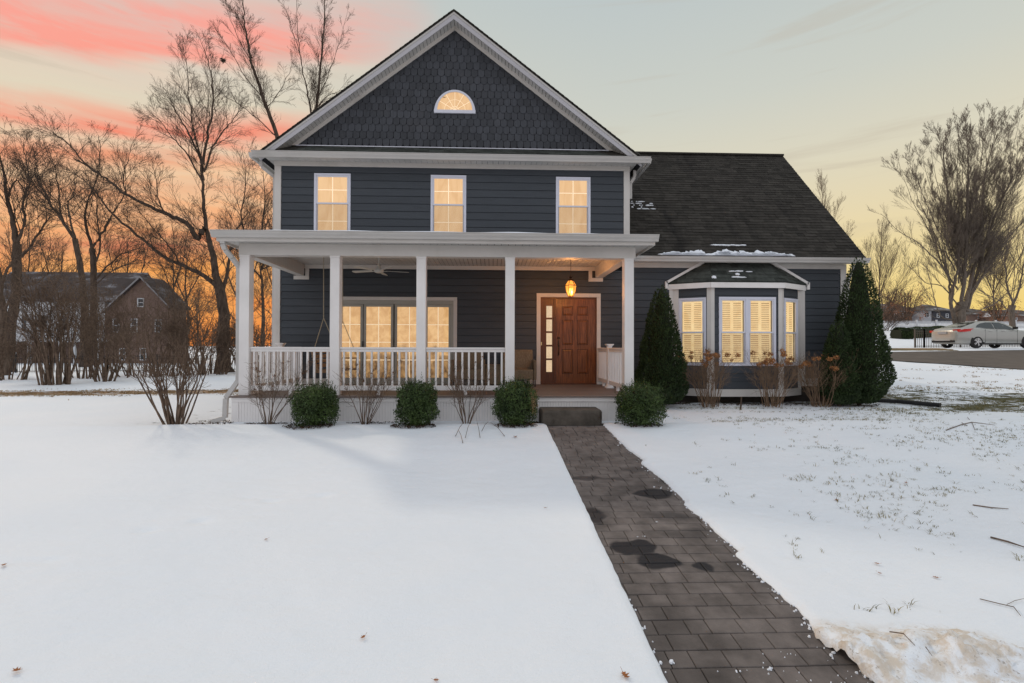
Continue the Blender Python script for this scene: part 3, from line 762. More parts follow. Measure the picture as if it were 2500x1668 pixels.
# pent (skirt) roof at the gable foot + gutter + soffit
trimbox('flashing', -4.83, 2.90, -.040, .0, 6.352, 6.372, mat='white', bevel=0)
def shingle_field(parent, org, U, V, N, poly, tabw, expo, matn, limit, name='roof_shingle', th=.010, stuffname='roof_shingle'):
    """tabs laid on the plane org+u*U+v*V, clipped to a convex outline; the first ones single, the rest joined"""
    org, U, V, N = map(Vector, (org, U, V, N)); rest = MB(); cnt = 0; shared = {}
    umin, umax = min(p[0] for p in poly), max(p[0] for p in poly); vmin, vmax = min(p[1] for p in poly), max(p[1] for p in poly)
    # half planes of the CCW outline
    hp = []
    for i in range(len(poly)):
        p, q = poly[i], poly[(i + 1) % len(poly)]; ex, ey = q[0] - p[0], q[1] - p[1]; hp.append((ey, -ex, ey * p[0] - ex * p[1]))
    r = 0; v = vmin
    Mx = Matrix((U, V, N)).transposed()
    while v < vmax - .01:
        u = umin - random.uniform(0, tabw)
        while u < umax:
            tw = tabw * random.choice((.6, .8, 1, 1, 1.25)); e = random.choice((0, 0, .012))
            pl = [(u, v - e), (u + tw - .004, v - e), (u + tw - .004, v + expo + .02), (u, v + expo + .02)]
            for h in hp:
                pl = clip_poly(pl, *h)
                if len(pl) < 3: break
            if len(pl) >= 3:
                n = len(pl); T = th + (.004 if e else 0) + random.uniform(0, .002)
                def w3(p, top): return org + U * p[0] + V * p[1] + N * ((T * (1 - .8 * (p[1] - v) / (expo + .02)) + .002) if top else 0)
                A = [w3(p, 1) for p in pl]; B = [w3(p, 0) for p in pl]
                F = [tuple(range(n))] + [(i, n + i, n + (i + 1) % n, (i + 1) % n) for i in range(n)]
                if cnt < limit: b = MB(); b.poly(A + B, F); b.build(name, M[matn], parent); cnt += 1
                else: rest.poly(A + B, F)
            u += tw
        v += expo; r += 1
    if rest.v:
        o = rest.build(stuffname, M[matn], parent); o['kind'] = 'stuff'
pent = MB(); pent.prism([(-5.55, -.42, 6.045), (-5.55, -.0, 6.35), (-5.55, 0, 6.2), (-5.55, -.42, 6.03)], (9.2, 0, 0))
proof_ = pent.build('pent_roof', M['shingle'], house)
L = math.hypot(.42, .305); 
shingle_field(proof_, (-4.9, -.42, 6.047), (1, 0, 0), (0, .42 / L, .305 / L), (0, -.305 / L, .42 / L), [(0, 0), (7.85, 0), (7.4, L), (.45, L)], .3, .13, 'bayshingle', 120)

def gutter(name, x0, x1, yb_, z0, z1, parent=house, ends=True):
    """K-style gutter along x, back at yb_"""
    h = z1 - z0; y = yb_
    prof = [(0, z0), (-.065, z0), (-.075, z0 + .3 * h), (-.105, z0 + .62 * h), (-.112, z0 + .9 * h), (-.122, z0 + .9 * h), (-.122, z1), (-.112, z1), (-.110, z1 - .012), (-.10, z1 - .03), (-.02, z1 - .03), (0, z1)]
    b = MB(); b.prism([(x0, y + p[0], p[1]) for p in prof], (x1 - x0, 0, 0)); return b.build(name, M['gutter'], parent)
gutter('gutter', -5.70, 3.84, -.33, 5.925, 6.058)
b = MB(); b.prism([(-5.72, -.33, 5.925), (-5.72, -.33, 6.05), (-5.82, -.33, 6.05), (-5.79, -.33, 5.93)], (.0, 9.0, 0)); b.build('gutter', M['gutter'], house)
b = MB(); b.prism([(3.80, -.33, 5.93), (3.80, -.33, 6.06), (3.90, -.33, 6.06), (3.87, -.33, 5.93)], (0, 9, 0)); b.build('gutter', M['gutter'], house)
trimbox('fascia', -5.68, 3.80, -.329, -.31, 5.93, 6.04)
def slats_y(x0, x1, ya, yb2, z, wd, parent=house, name='soffit_slat', mat='trim2', gap=.008, th=.012):
    n = int(round((x1 - x0) / wd)); me = None; wd = (x1 - x0) / n
    for i in range(n):
        if me is None:
            b = MB(); b.box(gap / 2, wd - gap / 2, ya, yb2, 0, th); me = b.mesh(name, M[mat])
        link(name, me, parent, (x0 + i * wd, 0, z))
slats_y(-5.66, 3.78, -.31, -.036, 5.968, .135)
b = MB(); b.box(-5.66, 3.78, -.31, .0, 5.984, 6.0); b.box(-5.66, -5.3, 0, 9, 5.984, 6.0); b.box(3.4, 3.78, 0, 9, 5.984, 6.0); b.build('soffit_backing', M['wallback'], house)
b = MB()
for i in range(60): b.box(3.44, 3.79, .0 + i * .14, .0 + i * .14 + .13, 5.968, 5.98); b.box(-5.67, -5.34, i * .14, i * .14 + .13, 5.968, 5.98)
o = b.build('side_soffit', M['trim2'], house); o['kind'] = 'stuff'

# --- wing roof
RY, RZ_ = 3.10, 7.58; EY, EZ = -.34, 3.665
WL = math.hypot(RY - EY, RZ_ - EZ); wv = Vector((0, (RY - EY) / WL, (RZ_ - EZ) / WL)); wn_ = Vector((0, -wv.z, wv.y))
b = MB(); b.prism([(3.40, EY, EZ), (3.40, RY, RZ_), (3.40, 6.6, EZ), (3.40, 6.5, EZ - .06), (3.40, RY, RZ_ - .08), (3.40, EY + .06, EZ - .03)], (5.85, 0, 0))
wroof = b.build('roof', M['shingle'], house)
shingle_field(wroof, (3.42, EY, EZ + .002), (1, 0, 0), wv, wn_, [(0, 0), (5.84, 0), (5.84, WL), (0, WL)], .31, .124, 'shingle', 298, th=.013)
b = MB(); b.box(3.42, 9.26, RY - .10, RY + .10, RZ_ - .04, RZ_ + .015); b.build('ridge_cap', M['shingle'], wroof)
gutter('gutter', 3.45, 9.30, -.34, 3.53, 3.645)
trimbox('fascia', 3.45, 9.24, -.339, -.32, 3.52, 3.63)
slats_y(3.46, 9.22, -.32, -.037, 3.562, .18)
for s in (0, 1):
    b = MB(); b.prism([(9.215, EY, EZ - .02), (9.215, RY, RZ_ - .05), (9.215, RY, RZ_ - .22), (9.215, EY, EZ - .16)] if s == 0 else [(9.215, 6.54, EZ - .02), (9.215, RY, RZ_ - .05), (9.215, RY, RZ_ - .22), (9.215, 6.54, EZ - .16)], (.03, 0, 0)); b.build('rake_fascia', M['trim'], house)

def downspout(name, pts, wdt=.075, dp=.06):
    b = MB()
    for p, q in zip(pts, pts[1:]): b.bar(p, q, wdt, dp, up=(0, 1, 0) if abs((Vector(q) - Vector(p)).normalized().y) < .8 else (0, 0, 1))
    return b.build(name, M['gutter'], house, bevel=.008)
downspout('downspout', [(-5.62, -.10, 5.93), (-5.62, -.10, 5.80), (-5.40, .14, 5.62), (-5.40, .14, .2)])
downspout('downspout', [(9.12, -.12, 3.53), (9.12, -.12, 3.40), (9.08, .04, 3.15), (9.08, .04, .3)])
downspout('downspout', [(3.60, .12, 5.93), (3.60, .12, 5.75), (3.50, .14, 5.6), (3.50, .14, 5.2)])
downspout('downspout', [(-4.92, -3.02, 3.42), (-4.92, -3.02, 3.30), (-4.90, -2.98, 3.20), (-4.84, -2.86, 3.08), (-4.835, -2.62, 2.95), (-4.835, -2.60, .78), (-4.97, -2.78, .46), (-4.97, -2.80, .10), (-5.17, -2.90, .04)], .085, .065)

# --- windows
def frame_ring(b, x0, x1, z0, z1, w_, y0, y1):
    b.box(x0, x1, y0, y1, z1 - w_, z1); b.box(x0, x1, y0, y1, z0, z0 + w_)
    b.box(x0, x0 + w_, y0 + .001, y1, z0 + w_, z1 - w_); b.box(x1 - w_, x1, y0 + .001, y1, z0 + w_, z1 - w_)

def build_xf(mb, name, mat, parent, xf=None, bevel=0):
    if xf: mb.v = [tuple(xf(Vector(v))) for v in mb.v]
    return mb.build(name, M[mat], parent, bevel=bevel)

def dh_window(x0, x1, z0, z1, zm, label=None, y=0.0, xf=None, shutter=False, mull=None, grid=True):
    """double-hung window: casing > sash, pane, muntin, screen"""
    b = MB(); frame_ring(b, x0, x1, z0, z1, .052, y - .035, y + .01)
    win = build_xf(b, 'window', 'white', house, xf, bevel=.004)
    if label: win['label'] = label
    cols = [(x0 + .05, x1 - .05)] if mull is None else [(x0 + .05, mull - .045), (mull + .045, x1 - .05)]
    if mull is not None:
        b = MB(); b.box(mull - .047, mull + .047, y - .033, y + .01, z0 + .052, z1 - .052); build_xf(b, 'mullion', 'white', win, xf)
    for (a, c) in cols:
        for (s0, s1, yy, low) in ((zm - .015, z1 - .05, y - .004, 0), (z0 + .05, zm + .018, y + .012, 1)):
            b = MB(); frame_ring(b, a, c, s0, s1, .036 if not low else .034, yy - .018, yy + .016); build_xf(b, 'sash', 'white', win, xf)
            pa, pb, q0, q1 = a + .036, c - .036, s0 + .036, s1 - .036
            if shutter:
                b = MB(); b.box(pa, pb, y + .075, y + .080, q0, q1); build_xf(b, 'room_light', 'shuttergap', win, xf)
                mid = (pa + pb) / 2
                b = MB()
                for (e, f_) in ((pa, mid), (mid, pb)):
                    sw = .034; b.box(e, e + sw, y + .045, y + .062, q0, q1); b.box(f_ - sw, f_ - .002, y + .045, y + .062, q0, q1)
                    b.box(e + sw, f_ - sw, y + .045, y + .062, q0, q0 + .05); b.box(e + sw, f_ - sw, y + .045, y + .062, q1 - .05, q1)
                build_xf(b, 'shutter_frame', 'shutter', win, xf)
                zz_ = q0 + .055
                while zz_ < q1 - .09:
                    b = MB()
                    for (e, f_) in ((pa, mid), (mid, pb)): b.bar((e + .034, y + .052, zz_ + .018), (f_ - .036, y + .052, zz_ + .018), .008, .030)
                    build_xf(b, 'louvre', 'shutter', win, xf); zz_ += .046
                b = MB(); b.poly([(pa, yy, q0), (pb, yy, q0), (pb, yy, q1), (pa, yy, q1)]); build_xf(b, 'pane', 'glass', win, xf)
            else:
                b = MB(); b.box(pa, pb, yy + .004, yy + .012, q0, q1); build_xf(b, 'pane', 'pane', win, xf)
                if grid:
                    b = MB(); mx, mz = (pa + pb) / 2, (q0 + q1) / 2; b.box(mx - .009, mx + .009, yy - .002, yy + .0035, q0, q1); b.box(pa, mx - .0095, yy - .002, yy + .0035, mz - .008, mz + .008); b.box(mx + .0095, pb, yy - .002, yy + .0035, mz - .008, mz + .008)
                    build_xf(b, 'muntin', 'muntin', win, xf)
        b = MB(); b.poly([(a + .01, y - .012, z0 + .05), (c - .01, y - .012, z0 + .05), (c - .01, y - .012, zm - .012), (a + .01, y - .012, zm - .012)]); build_xf(b, 'insect_screen', 'screen', win, xf)
    return win
for i, (a, c) in enumerate(WINS):
    dh_window(a, c, 4.02, 5.683, 4.945)

# arched attic window
cxa, cza, RW, RH = -.946, 7.222, .512, .575
def ell(r, h, n=24): return [(cxa - r * math.cos(math.pi * k / n), h * math.sin(math.pi * k / n)) for k in range(n + 1)]
b = MB(); O = ell(RW, RH); I = ell(RW - .078, RH - .082)
n = len(O)
V = [(p[0], -.055, cza + p[1]) for p in O] + [(p[0], -.055, cza + .07 + p[1] * .93) for p in I] + [(p[0], -.005, cza + p[1]) for p in O] + [(p[0], -.02, cza + .07 + p[1] * .93) for p in I]
F = []
for i in range(n - 1): F += [(i, i + 1, n + i + 1, n + i), (2 * n + i, 2 * n + i + 1, i + 1, i), (n + i, n + i + 1, 3 * n + i + 1, 3 * n + i)]
b.poly(V, F); b.box(cxa - RW, cxa + RW, -.058, -.004, cza - .003, cza + .075)
arch = b.build('window', M['white'], house); arch['label'] = 'half round attic window with sunburst bars'
b = MB(); b.poly([(p[0], -.024, cza + .07 + p[1] * .93) for p in ell(RW - .07, RH - .075)]); b.build('pane', M['pane'], arch)
b = MB()
for k in range(1, 6):
    t = math.pi * k / 6; b.bar((cxa, -.027, cza + .08), (cxa - (RW - .08) * math.cos(t), -.027, cza + .07 + (RH - .08) * .93 * math.sin(t)), .004, .009, up=(math.sin(t), 0, math.cos(t)))
for rr in (.42, .16):
    pts = [(cxa - RW * rr * 1.2 * math.cos(math.pi * k / 14), -.0275, cza + .075 + RH * rr * 1.1 * math.sin(math.pi * k / 14)) for k in range(15)]
    b.tube(pts, .0045, 4)
b.build('muntin', M['muntin'], arch)

# --- bay window
bayc = [(BX0, 0), (BF0, BY), (BF1, BY), (BX1, 0)]
b = MB(); b.prism([(BX0, 0, .30), (BF0, BY, .30), (BF1, BY, .30), (BX1, 0, .30)][::-1], (0, 0, 2.70))
b.v = [(x, y + .13, z) for x, y, z in b.v]
bay = b.build('bay_wall', M['wallback'], house)
faces = []
for (p, q) in zip(bayc, bayc[1:]):
    p, q = Vector((*p, 0)), Vector((*q, 0)); d = (q - p); Lf = d.length; d.normalize(); n_ = Vector((d.y, -d.x, 0))
    faces.append((lambda v, p=p, d=d, n_=n_: p + d * v.x + n_ * (-v.y) + Vector((0, 0, v.z)), Lf))
zb = [.42 + .19 * i for i in range(14)]; zb[-1] = 2.885
bw = [[(.17, .70, .985, 2.655)], [(.193, 1.607, .985, 2.667)], [(.17, .70, .985, 2.655)]]
for i, (xf, Lf) in enumerate(faces):
    wins = bw[i]
    if i == 1: wx0, wx1 = (5.504 - BF0), (6.917 - BF0)
    else: wx0, wx1 = (.10, Lf - .10)
    boards(bay, .05, Lf - .05, zb, [(wx0, wx1, .985, 2.66)], xf=xf)
    if i == 1: dh_window(wx0, wx1, .985, 2.664, 1.80, xf=xf, shutter=True, mull=(wx0 + wx1) / 2, label='double bay window with glowing louvred shutters')
    else: dh_window(wx0, wx1, .985, 2.655, 1.80, xf=xf, shutter=True)
    bb = MB(); bb.box(-.012, Lf + .012, -.045, .01, .24, .418); build_xf(bb, 'bay_skirt_board', 'trim', house, xf)
for (x, y, a) in ((BF0, BY, 0), (BF1, BY, 0)):
    b = MB(); b.prism([(x - .085, y + .022 if x < 6 else y - .03, .42), (x - .0, y - .032, .42), (x + .085, y - .03 if x < 6 else y + .022, .42), (x + .02, y + .05, .42), (x - .02, y + .05, .42)], (0, 0, 2.465)); b.build('corner_post', M['trim'], house, bevel=.003)
for (x, s) in ((BX0, 1), (BX1, -1)):
    b = MB(); b.prism([(x - .03 * s, -.035, .42), (x + .075 * s, -.075, .42), (x + .06 * s, 0.01, .42), (x - .03 * s, .01, .42)][::s], (0, 0, 2.465)); b.build('corner_post', M['trim'], house)
    b = MB(); b.box(min(x - .14 * s, x - .032 * s), max(x - .14 * s, x - .032 * s), -.028, .01, .46, 3.06); b.build('corner_board', M['trim'], house)
# bay roof
e0, e1, e2, e3 = Vector((4.38, 0, 3.03)), Vector((5.27, -.53, 3.03)), Vector((7.10, -.53, 3.03)), Vector((7.98, 0, 3.03))
t0, t1 = Vector((5.50, 0, 3.66)), Vector((6.88, 0, 3.66))
b = MB(); lo = Vector((0, 0, -.02))
b.poly([e0, e1, e2, e3, t1, t0, e0 + lo, e1 + lo, e2 + lo, e3 + lo], [(0, 1, 5), (1, 2, 4, 5), (2, 3, 4), (6, 7, 1, 0), (7, 8, 2, 1), (8, 9, 3, 2), (9, 8, 7, 6)])
broof = b.build('bay_roof', M['bayshingle'], house)
for (a, c, tl, tr) in ((e0, e1, t0, t0), (e1, e2, t0, t1), (e2, e3, t1, t1)):
    U = (c - a).normalized(); N = U.cross(tl - a).normalized(); V_ = N.cross(U)
    if N.z < 0: N = -N; V_ = -V_
    pr_ = lambda p: ((p - a).dot(U), (p - a).dot(V_))
    pl = [pr_(a), pr_(c), pr_(tr)] + ([pr_(tl)] if tl != tr else [])
    shingle_field(broof, a + N * .003, U, V_, N, pl, .30, .125, 'bayshingle', 90)
for (p, q) in ((e0, e1), (e1, e2), (e2, e3)):
    b = MB(); b.bar(p + Vector((0, .02, -.082)), q + Vector((0, .02, -.082)), .03, .135); b.build('bay_fascia', M['rail'], house)
b = MB(); b.poly([(4.46, -.002, 2.905), (5.29, -.49, 2.905), (7.08, -.49, 2.905), (7.90, -.002, 2.905)][::-1]); b.build('bay_soffit', M['trim2'], house)
for (a, c) in ((Vector((4.36, -.030, 3.055)), Vector((5.44, -.030, 3.665))), (Vector((8.00, -.030, 3.055)), Vector((6.94, -.030, 3.665)))):
    b = MB(); b.bar(a, c, .06, .06); b.bar(a + Vector((0, 0, .03)), a + Vector((0, 0, -.15)), .06, .06); b.build('bay_rake_trim', M['rail'], house)

# --- sliding door
SX0, SX1, SZ1 = -3.97, -.873, 2.655
b = MB(); b.box(SX0, SX1, -.032, .01, SZ1 - .085, SZ1); b.box(SX0, SX0 + .085, -.031, .01, ZF, SZ1 - .085); b.box(SX1 - .085, SX1, -.031, .01, ZF, SZ1 - .085)
slider = b.build('sliding_door', M['trim'], house, bevel=.004)
b = MB(); b.box(SX0 + .085, SX1 - .085, -.026, .01, SZ1 - .18, SZ1 - .087); b.box(SX0 + .085, SX0 + .15, -.025, .01, ZF, SZ1 - .18); b.box(SX1 - .15, SX1 - .085, -.025, .01, ZF, SZ1 - .18); b.box(SX0 + .15, SX1 - .15, -.05, .01, ZF, ZF + .055)
b.build('door_frame', M['slider'], slider, bevel=.004)
P4 = [(-3.82, -3.18, .012), (-3.16, -2.435, 0), (-2.405, -1.68, 0), (-1.66, -1.02, .012)]
for (a, c, yy) in P4:
    b = MB(); frame_ring(b, a, c, ZF + .056, SZ1 - .182, .062, yy - .016, yy + .02); b.box(a + .062, c - .062, yy - .015, yy + .02, ZF + .118, ZF + .16)
    b.build('door_leaf', M['slider'], slider, bevel=.003)
    pa, pb, q0, q1 = a + .062, c - .062, ZF + .16, SZ1 - .244
    b = MB(); b.box(pa, pb, yy + .006, yy + .012, q0, q1); b.build('pane', M['pane_low'], slider)
    b = MB(); mx = (pa + pb) / 2; zs = [q0 + (q1 - q0) * k / 4 for k in (1, 2, 3)]
    b.box(mx - .010, mx + .010, yy - .001, yy + .005, q0, q1)
    for zc in zs: b.box(pa, mx - .0105, yy - .001, yy + .005, zc - .009, zc + .009); b.box(mx + .0105, pb, yy - .001, yy + .005, zc - .009, zc + .009)
    b.build('muntin', M['muntin'], slider)
for x in (-2.47, -2.37):
    b = MB(); b.tube([(x, -.02, 1.42), (x, -.055, 1.44), (x, -.055, 1.62), (x, -.02, 1.64)], .009, 6); b.build('handle', M['slider'], slider)
b = MB(); b.box(-3.185, -3.155, -.04, -.01, 1.42, 1.56); b.build('latch', M['black'], slider)

# --- front door with sidelight
DX0, DX1, DZ1 = 1.10, 2.704, 2.770
b = MB(); b.box(DX0, DX1, -.034, .01, DZ1 - .095, DZ1); b.box(DX0, DX0 + .098, -.033, .01, ZF, DZ1 - .096); b.box(DX1 - .098, DX1, -.033, .01, ZF, DZ1 - .096)
b.build('door_casing', M['trim'], house, bevel=.004)
b = MB(); zt = DZ1 - .097
b.box(DX0 + .10, DX1 - .10, -.02, .03, zt - .04, zt); b.box(DX0 + .10, DX0 + .135, -.019, .03, ZF, zt - .04); b.box(DX1 - .135, DX1 - .10, -.019, .03, ZF, zt - .04)
b.box(1.530, 1.585, -.019, .03, ZF, zt - .04); b.box(DX0 + .10, DX1 - .10, -.03, .03, ZF, ZF + .028)
b.build('door_frame', M['wooddark'], house, bevel=.004)
sx0, sx1 = 1.236, 1.529
b = MB(); lx0, lx1 = 1.346, 1.489
for (u0, u1) in ((sx0, lx0), (lx1, sx1)): b.box(u0, u1, -.006, .03, ZF + .03, zt - .041)
LZ = [(0.812 + k * .338, 0.812 + k * .338 + .292) for k in range(5)]
prev = ZF + .03
for (a, c) in LZ: b.box(lx0, lx1, -.0055, .03, prev, a); prev = c
b.box(lx0, lx1, -.0055, .03, prev, zt - .041)
side = b.build('sidelight', M['wooddark'], house)
for (a, c) in LZ:
    bb = MB(); bb.box(lx0, lx1, .004, .008, a, c); bb.build('lite', M['lite'], side)
dx0, dx1, dz0, dz1 = 1.590, 2.566, ZF + .032, zt - .043
b = MB(); b.box(dx0, dx1, .002, .03, dz0, dz1); door = b.build('front_door', M['wood'], house)
door['label'] = 'six panel mahogany door'
W_ = dx1 - dx0
pcols = [(dx0 + .165, dx0 + .405), (dx0 + .545, dx0 + .785)]; prow = [(dz0 + .19, dz0 + .80), (dz0 + .93, dz0 + 1.535), (dz0 + 1.64, dz0 + 1.85)]
prow = [(.785, 1.36), (1.50, 2.095), (2.235, 2.43)]
for (a, c) in pcols:
    for (e, f_) in prow:
        b = MB(); frame_ring(b, a - .016, c + .016, e - .016, f_ + .016, .010, -.001, .0025); b.build('panel_groove', M['groove'], door)
        b = MB(); m_ = .03
        b.poly([(a, .0015, e), (c, .0015, e), (c, .0015, f_), (a, .0015, f_), (a + m_, -.012, e + m_), (c - m_, -.012, e + m_), (c - m_, -.012, f_ - m_), (a + m_, -.012, f_ - m_)], [(0, 1, 5, 4), (1, 2, 6, 5), (2, 3, 7, 6), (3, 0, 4, 7), (4, 5, 6, 7)])
        b.build('panel', M['wood'], door)
b = MB(); hx = dx0 + .06
b.lathe([(.0, 0), (.03, .0), (.034, .012), (.02, .022), (0, .024)], (0, 0, 0), 14); b.v = [(hx + v[0], -.002 - v[2], 1.655 + v[1]) for v in b.v]
b.box(hx - .02, hx + .02, -.012, .0, 1.44, 1.60); b.tube([(hx, -.02, 1.50), (hx, -.06, 1.49), (hx + .002, -.065, 1.40), (hx, -.055, 1.30), (hx, -.012, 1.23)], [.012, .012, .010, .011, .013], 8)
b.build('handle', M['bronze'], door, smooth=False)
b = MB(); b.box(1.207, 1.232, -.045, -.02, 1.475, 1.555); b.box(1.213, 1.226, -.05, -.045, 1.50, 1.53); b.build('doorbell', pbr('brass plate', (0.7, 0.55, 0.3), 0.35, metal=.6), house)

# ================================================================== PORCH (part of the house)
PX0, PX1 = -4.785, 2.75
YCF = -2.70
colx = [(-4.785, -4.600), (-3.090, -2.912), (-1.455, -1.277), (.250, .430), (2.568, 2.750)]
for (a, c) in colx:
    b = MB(); b.box(a, c, YCF, YCF + .18, ZF + .002, 3.125); b.box(a - .008, c + .008, YCF - .008, YCF + .188, 3.125, 3.162); b.build('column', M['rail'], house, bevel=.004)  # same trim as the beam, painted lighter to stand for brighter light
trimbox('porch_beam', PX0 - .01, PX1 + .03, YCF - .012, YCF + .19, 3.162, 3.384)
for (a, c) in ((PX0 - .005, PX0 + .18), (PX1 - .18, PX1 + .005)):
    trimbox('porch_beam', a, c, YCF + .19, -.03, 3.162, 3.20)
    b = MB(); b.box(a + .012, c - .012, YCF + .19, -.03, 3.20, 3.62); b.build('porch_beam', M['trim'], house)
    xi = c if a < 0 else a
    b = MB()
    yy = YCF + .20
    while yy < -.06: b.box(*( (xi - .010, xi + .004) if a < 0 else (xi - .004, xi + .010)), yy, yy + .036, 3.201, 3.44); yy += .042
    o = b.build('beam_beadboard', M['trim2'], house); o['kind'] = 'stuff'
slats_y(PX0 + .18, PX1 - .18, YCF + .19, -.032, 3.440, .098, name='ceiling_board', gap=.010, th=.01)
b = MB(); b.box(PX0 + .1, PX1 - .1, YCF + .1, -.01, 3.452, 3.46); b.build('ceiling_backing', M['wallback'], house)
slats_y(-4.99, 3.02, -3.03, YCF - .013, 3.386, .135)
b = MB(); b.box(-4.99, 3.02, -3.03, -2.6, 3.400, 3.41); b.build('soffit_backing', M['wallback'], house)
b = MB(); 
for i in range(20): b.box(-4.99, PX0 - .011, -2.7 + i * .135, -2.7 + i * .135 + .128, 3.386, 3.398); b.box(PX1 + .031, 3.02, -2.7 + i * .135, -2.7 + i * .135 + .128, 3.386, 3.398)
o = b.build('side_soffit', M['trim2'], house); o['kind'] = 'stuff'
trimbox('fascia', -5.0, 3.03, -3.055, -3.031, 3.345, 3.50)
trimbox('fascia', -5.02, -5.0, -3.055, .0, 3.345, 3.50); trimbox('fascia', 3.03, 3.05, -3.055, .0, 3.345, 3.50)
gutter('gutter', -5.075, 3.09, -3.056, 3.405, 3.525)
b = MB(); b.poly([(-5.04, -3.07, 3.525), (3.07, -3.07, 3.525), (3.07, 0, 3.53), (2.3, -.0, 4.05), (-4.3, 0, 4.05), (-5.04, 0, 3.53)],
               [(0, 1, 3, 4), (1, 2, 3), (0, 4, 5)]); b.poly([(-5.04, -3.07, 3.50), (3.07, -3.07, 3.50), (3.07, 0, 3.5), (-5.04, 0, 3.5)], [(3, 2, 1, 0)])
b.poly([(-5.04, -3.07, 3.50), (3.07, -3.07, 3.50), (3.07, -3.07, 3.53), (-5.04, -3.07, 3.53)])
b.build('porch_roof', M['shingle'], house)

# floor and skirt
fb = MB(); fb.box(-4.80, 2.77, -2.80, -.0, .30, ZF - .03); floor = fb.build('porch_floor', M['wallback'], house)
yy = -2.88; i = 0
while yy < -.03:
    b = MB(); d_ = .138 if i else .09; b.box(-4.87, 2.86, yy, min(yy + d_, -.03), ZF - .028, ZF); b.build('floor_board', M['deck'], floor, bevel=.003); yy += d_ + .005; i += 1
trimbox('skirt_trim', -4.835, 2.83, -2.845, -2.80, .395, ZF - .030, mat='rail')
trimbox('skirt_trim', -4.835, -4.71, -2.840, -2.80, -.1, .393, mat='rail')
trimbox('skirt_trim', 2.70, 2.83, -2.840, -2.80, -.1, .393, mat='rail')
b = MB(); x = -4.71
while x < 2.70: b.box(x, x + .048, -2.822, -2.80, -.1, .395); x += .052
o = b.build('skirt_beadboard', M['rail'], house); o['kind'] = 'stuff'
b = MB()
for (xa, xb) in ((-4.835, -4.80), (2.795, 2.83)): b.box(xa, xb, -2.80, -.02, -.1, ZF - .03)
b.build('skirt_side', M['trim2'], house)
for yv in (-2.6,):
    pass

# railings
def railing(p, q, post=False):
    p, q = Vector((*p, 0)), Vector((*q, 0)); d = (q - p); L = d.length; d.normalize()
    b = MB(); z = Vector((0, 0, 1))
    def B(s0, s1, z0, z1, w_): 
        b.bar(p + d * s0 + z * (z0 + z1) / 2, p + d * s1 + z * (z0 + z1) / 2, w_, z1 - z0)
    B(0, L, 1.385, 1.420, .085); r = b.build('railing', M['rail'], house, bevel=.004)
    b = MB(); B(.002, L - .002, 1.330, 1.384, .05); b.build('top_rail', M['rail'], r, bevel=.003)
    b = MB(); B(.002, L - .002, .590, .682, .05); b.build('bottom_rail', M['rail'], r, bevel=.004)
    n = int(L / .1235); s = L / (n + .0); me = None
    for i in range(n):
        c = p + d * (s * (i + .5)); 
        bb = MB(); bb.bar(c + z * .683, c + z * 1.329, .036, .036, up=(d.x, d.y, 0)); bb.build('baluster', M['rail'], r)
    bb = MB(); c = p + d * L / 2; bb.prism([(c.x - .03, c.y - .03, ZF), (c.x + .03, c.y - .03, ZF), (c.x + .03, c.y + .03, ZF), (c.x - .03, c.y + .03, ZF)], (0, 0, .085)); bb.build('rail_foot', M['rail'], r)
    return r
yr = YCF + .09
railing((-4.598, yr), (-3.092, yr)); railing((-2.910, yr), (-1.457, yr)); railing((-1.275, yr), (.248, yr))
for X in (2.66, -4.69):
    railing((X, YCF + .182), (X, -1.16)); railing((X, -1.04), (X, -.036))
    b = MB(); b.box(X - .05, X + .05, -1.15, -1.05, ZF + .002, 1.45); b.box(X - .085, X + .085, -1.185, -1.015, ZF + .002, ZF + .03)
    b.poly([(X - .08, -1.18, ZF + .03), (X + .08, -1.18, ZF + .03), (X + .08, -1.02, ZF + .03), (X - .08, -1.02, ZF + .03), (X - .055, -1.155, ZF + .09), (X + .055, -1.155, ZF + .09), (X + .055, -1.045, ZF + .09), (X - .055, -1.045, ZF + .09)], [(0, 1, 5, 4), (1, 2, 6, 5), (2, 3, 7, 6), (3, 0, 4, 7), (4, 5, 6, 7)])
    b.poly([(X - .055, -1.155, 1.45), (X + .055, -1.155, 1.45), (X + .055, -1.045, 1.45), (X - .055, -1.045, 1.45), (X - .085, -1.185, 1.49), (X + .085, -1.185, 1.49), (X + .085, -1.015, 1.49), (X - .085, -1.015, 1.49), (X - .085, -1.185, 1.505), (X + .085, -1.185, 1.505), (X + .085, -1.015, 1.505), (X - .085, -1.015, 1.505)],
           [(0, 1, 5, 4), (1, 2, 6, 5), (2, 3, 7, 6), (3, 0, 4, 7), (4, 5, 9, 8), (5, 6, 10, 9), (6, 7, 11, 10), (7, 4, 8, 11), (8, 9, 10, 11)])
    b.build('rail_post', M['rail'], house, bevel=.002)

# ================================================================== THINGS ON AND BY THE PORCH
# stone step
b = MB(); c0 = .025
x0, x1, y0, y1 = .888, 1.985, -3.36, -2.845
O = [(x0 + c0, y0), (x1 - c0 * 2, y0), (x1, y0 + c0 * 2), (x1, y1), (x0, y1), (x0, y0 + c0)]
nv = len(O); zs_ = [(.02, 0, 0), (.255, 0, 0), (.285, .008, .006), (.298, .022, .014)]
V = []
for (z, ins, _) in zs_:
    for (x, y) in O:
        cx_, cy_ = (x0 + x1) / 2, (y0 + y1) / 2
        V.append((x + (ins if x < cx_ else -ins), y + (ins if y < cy_ else 0), z))
F = []
for k in range(3):
    for i in range(nv): F.append((k * nv + i, k * nv + (i + 1) % nv, (k + 1) * nv + (i + 1) % nv, (k + 1) * nv + i))
F.append(tuple(3 * nv + i for i in range(nv)))
b.poly(V, F); step = b.build('stone_step', M['stone'])
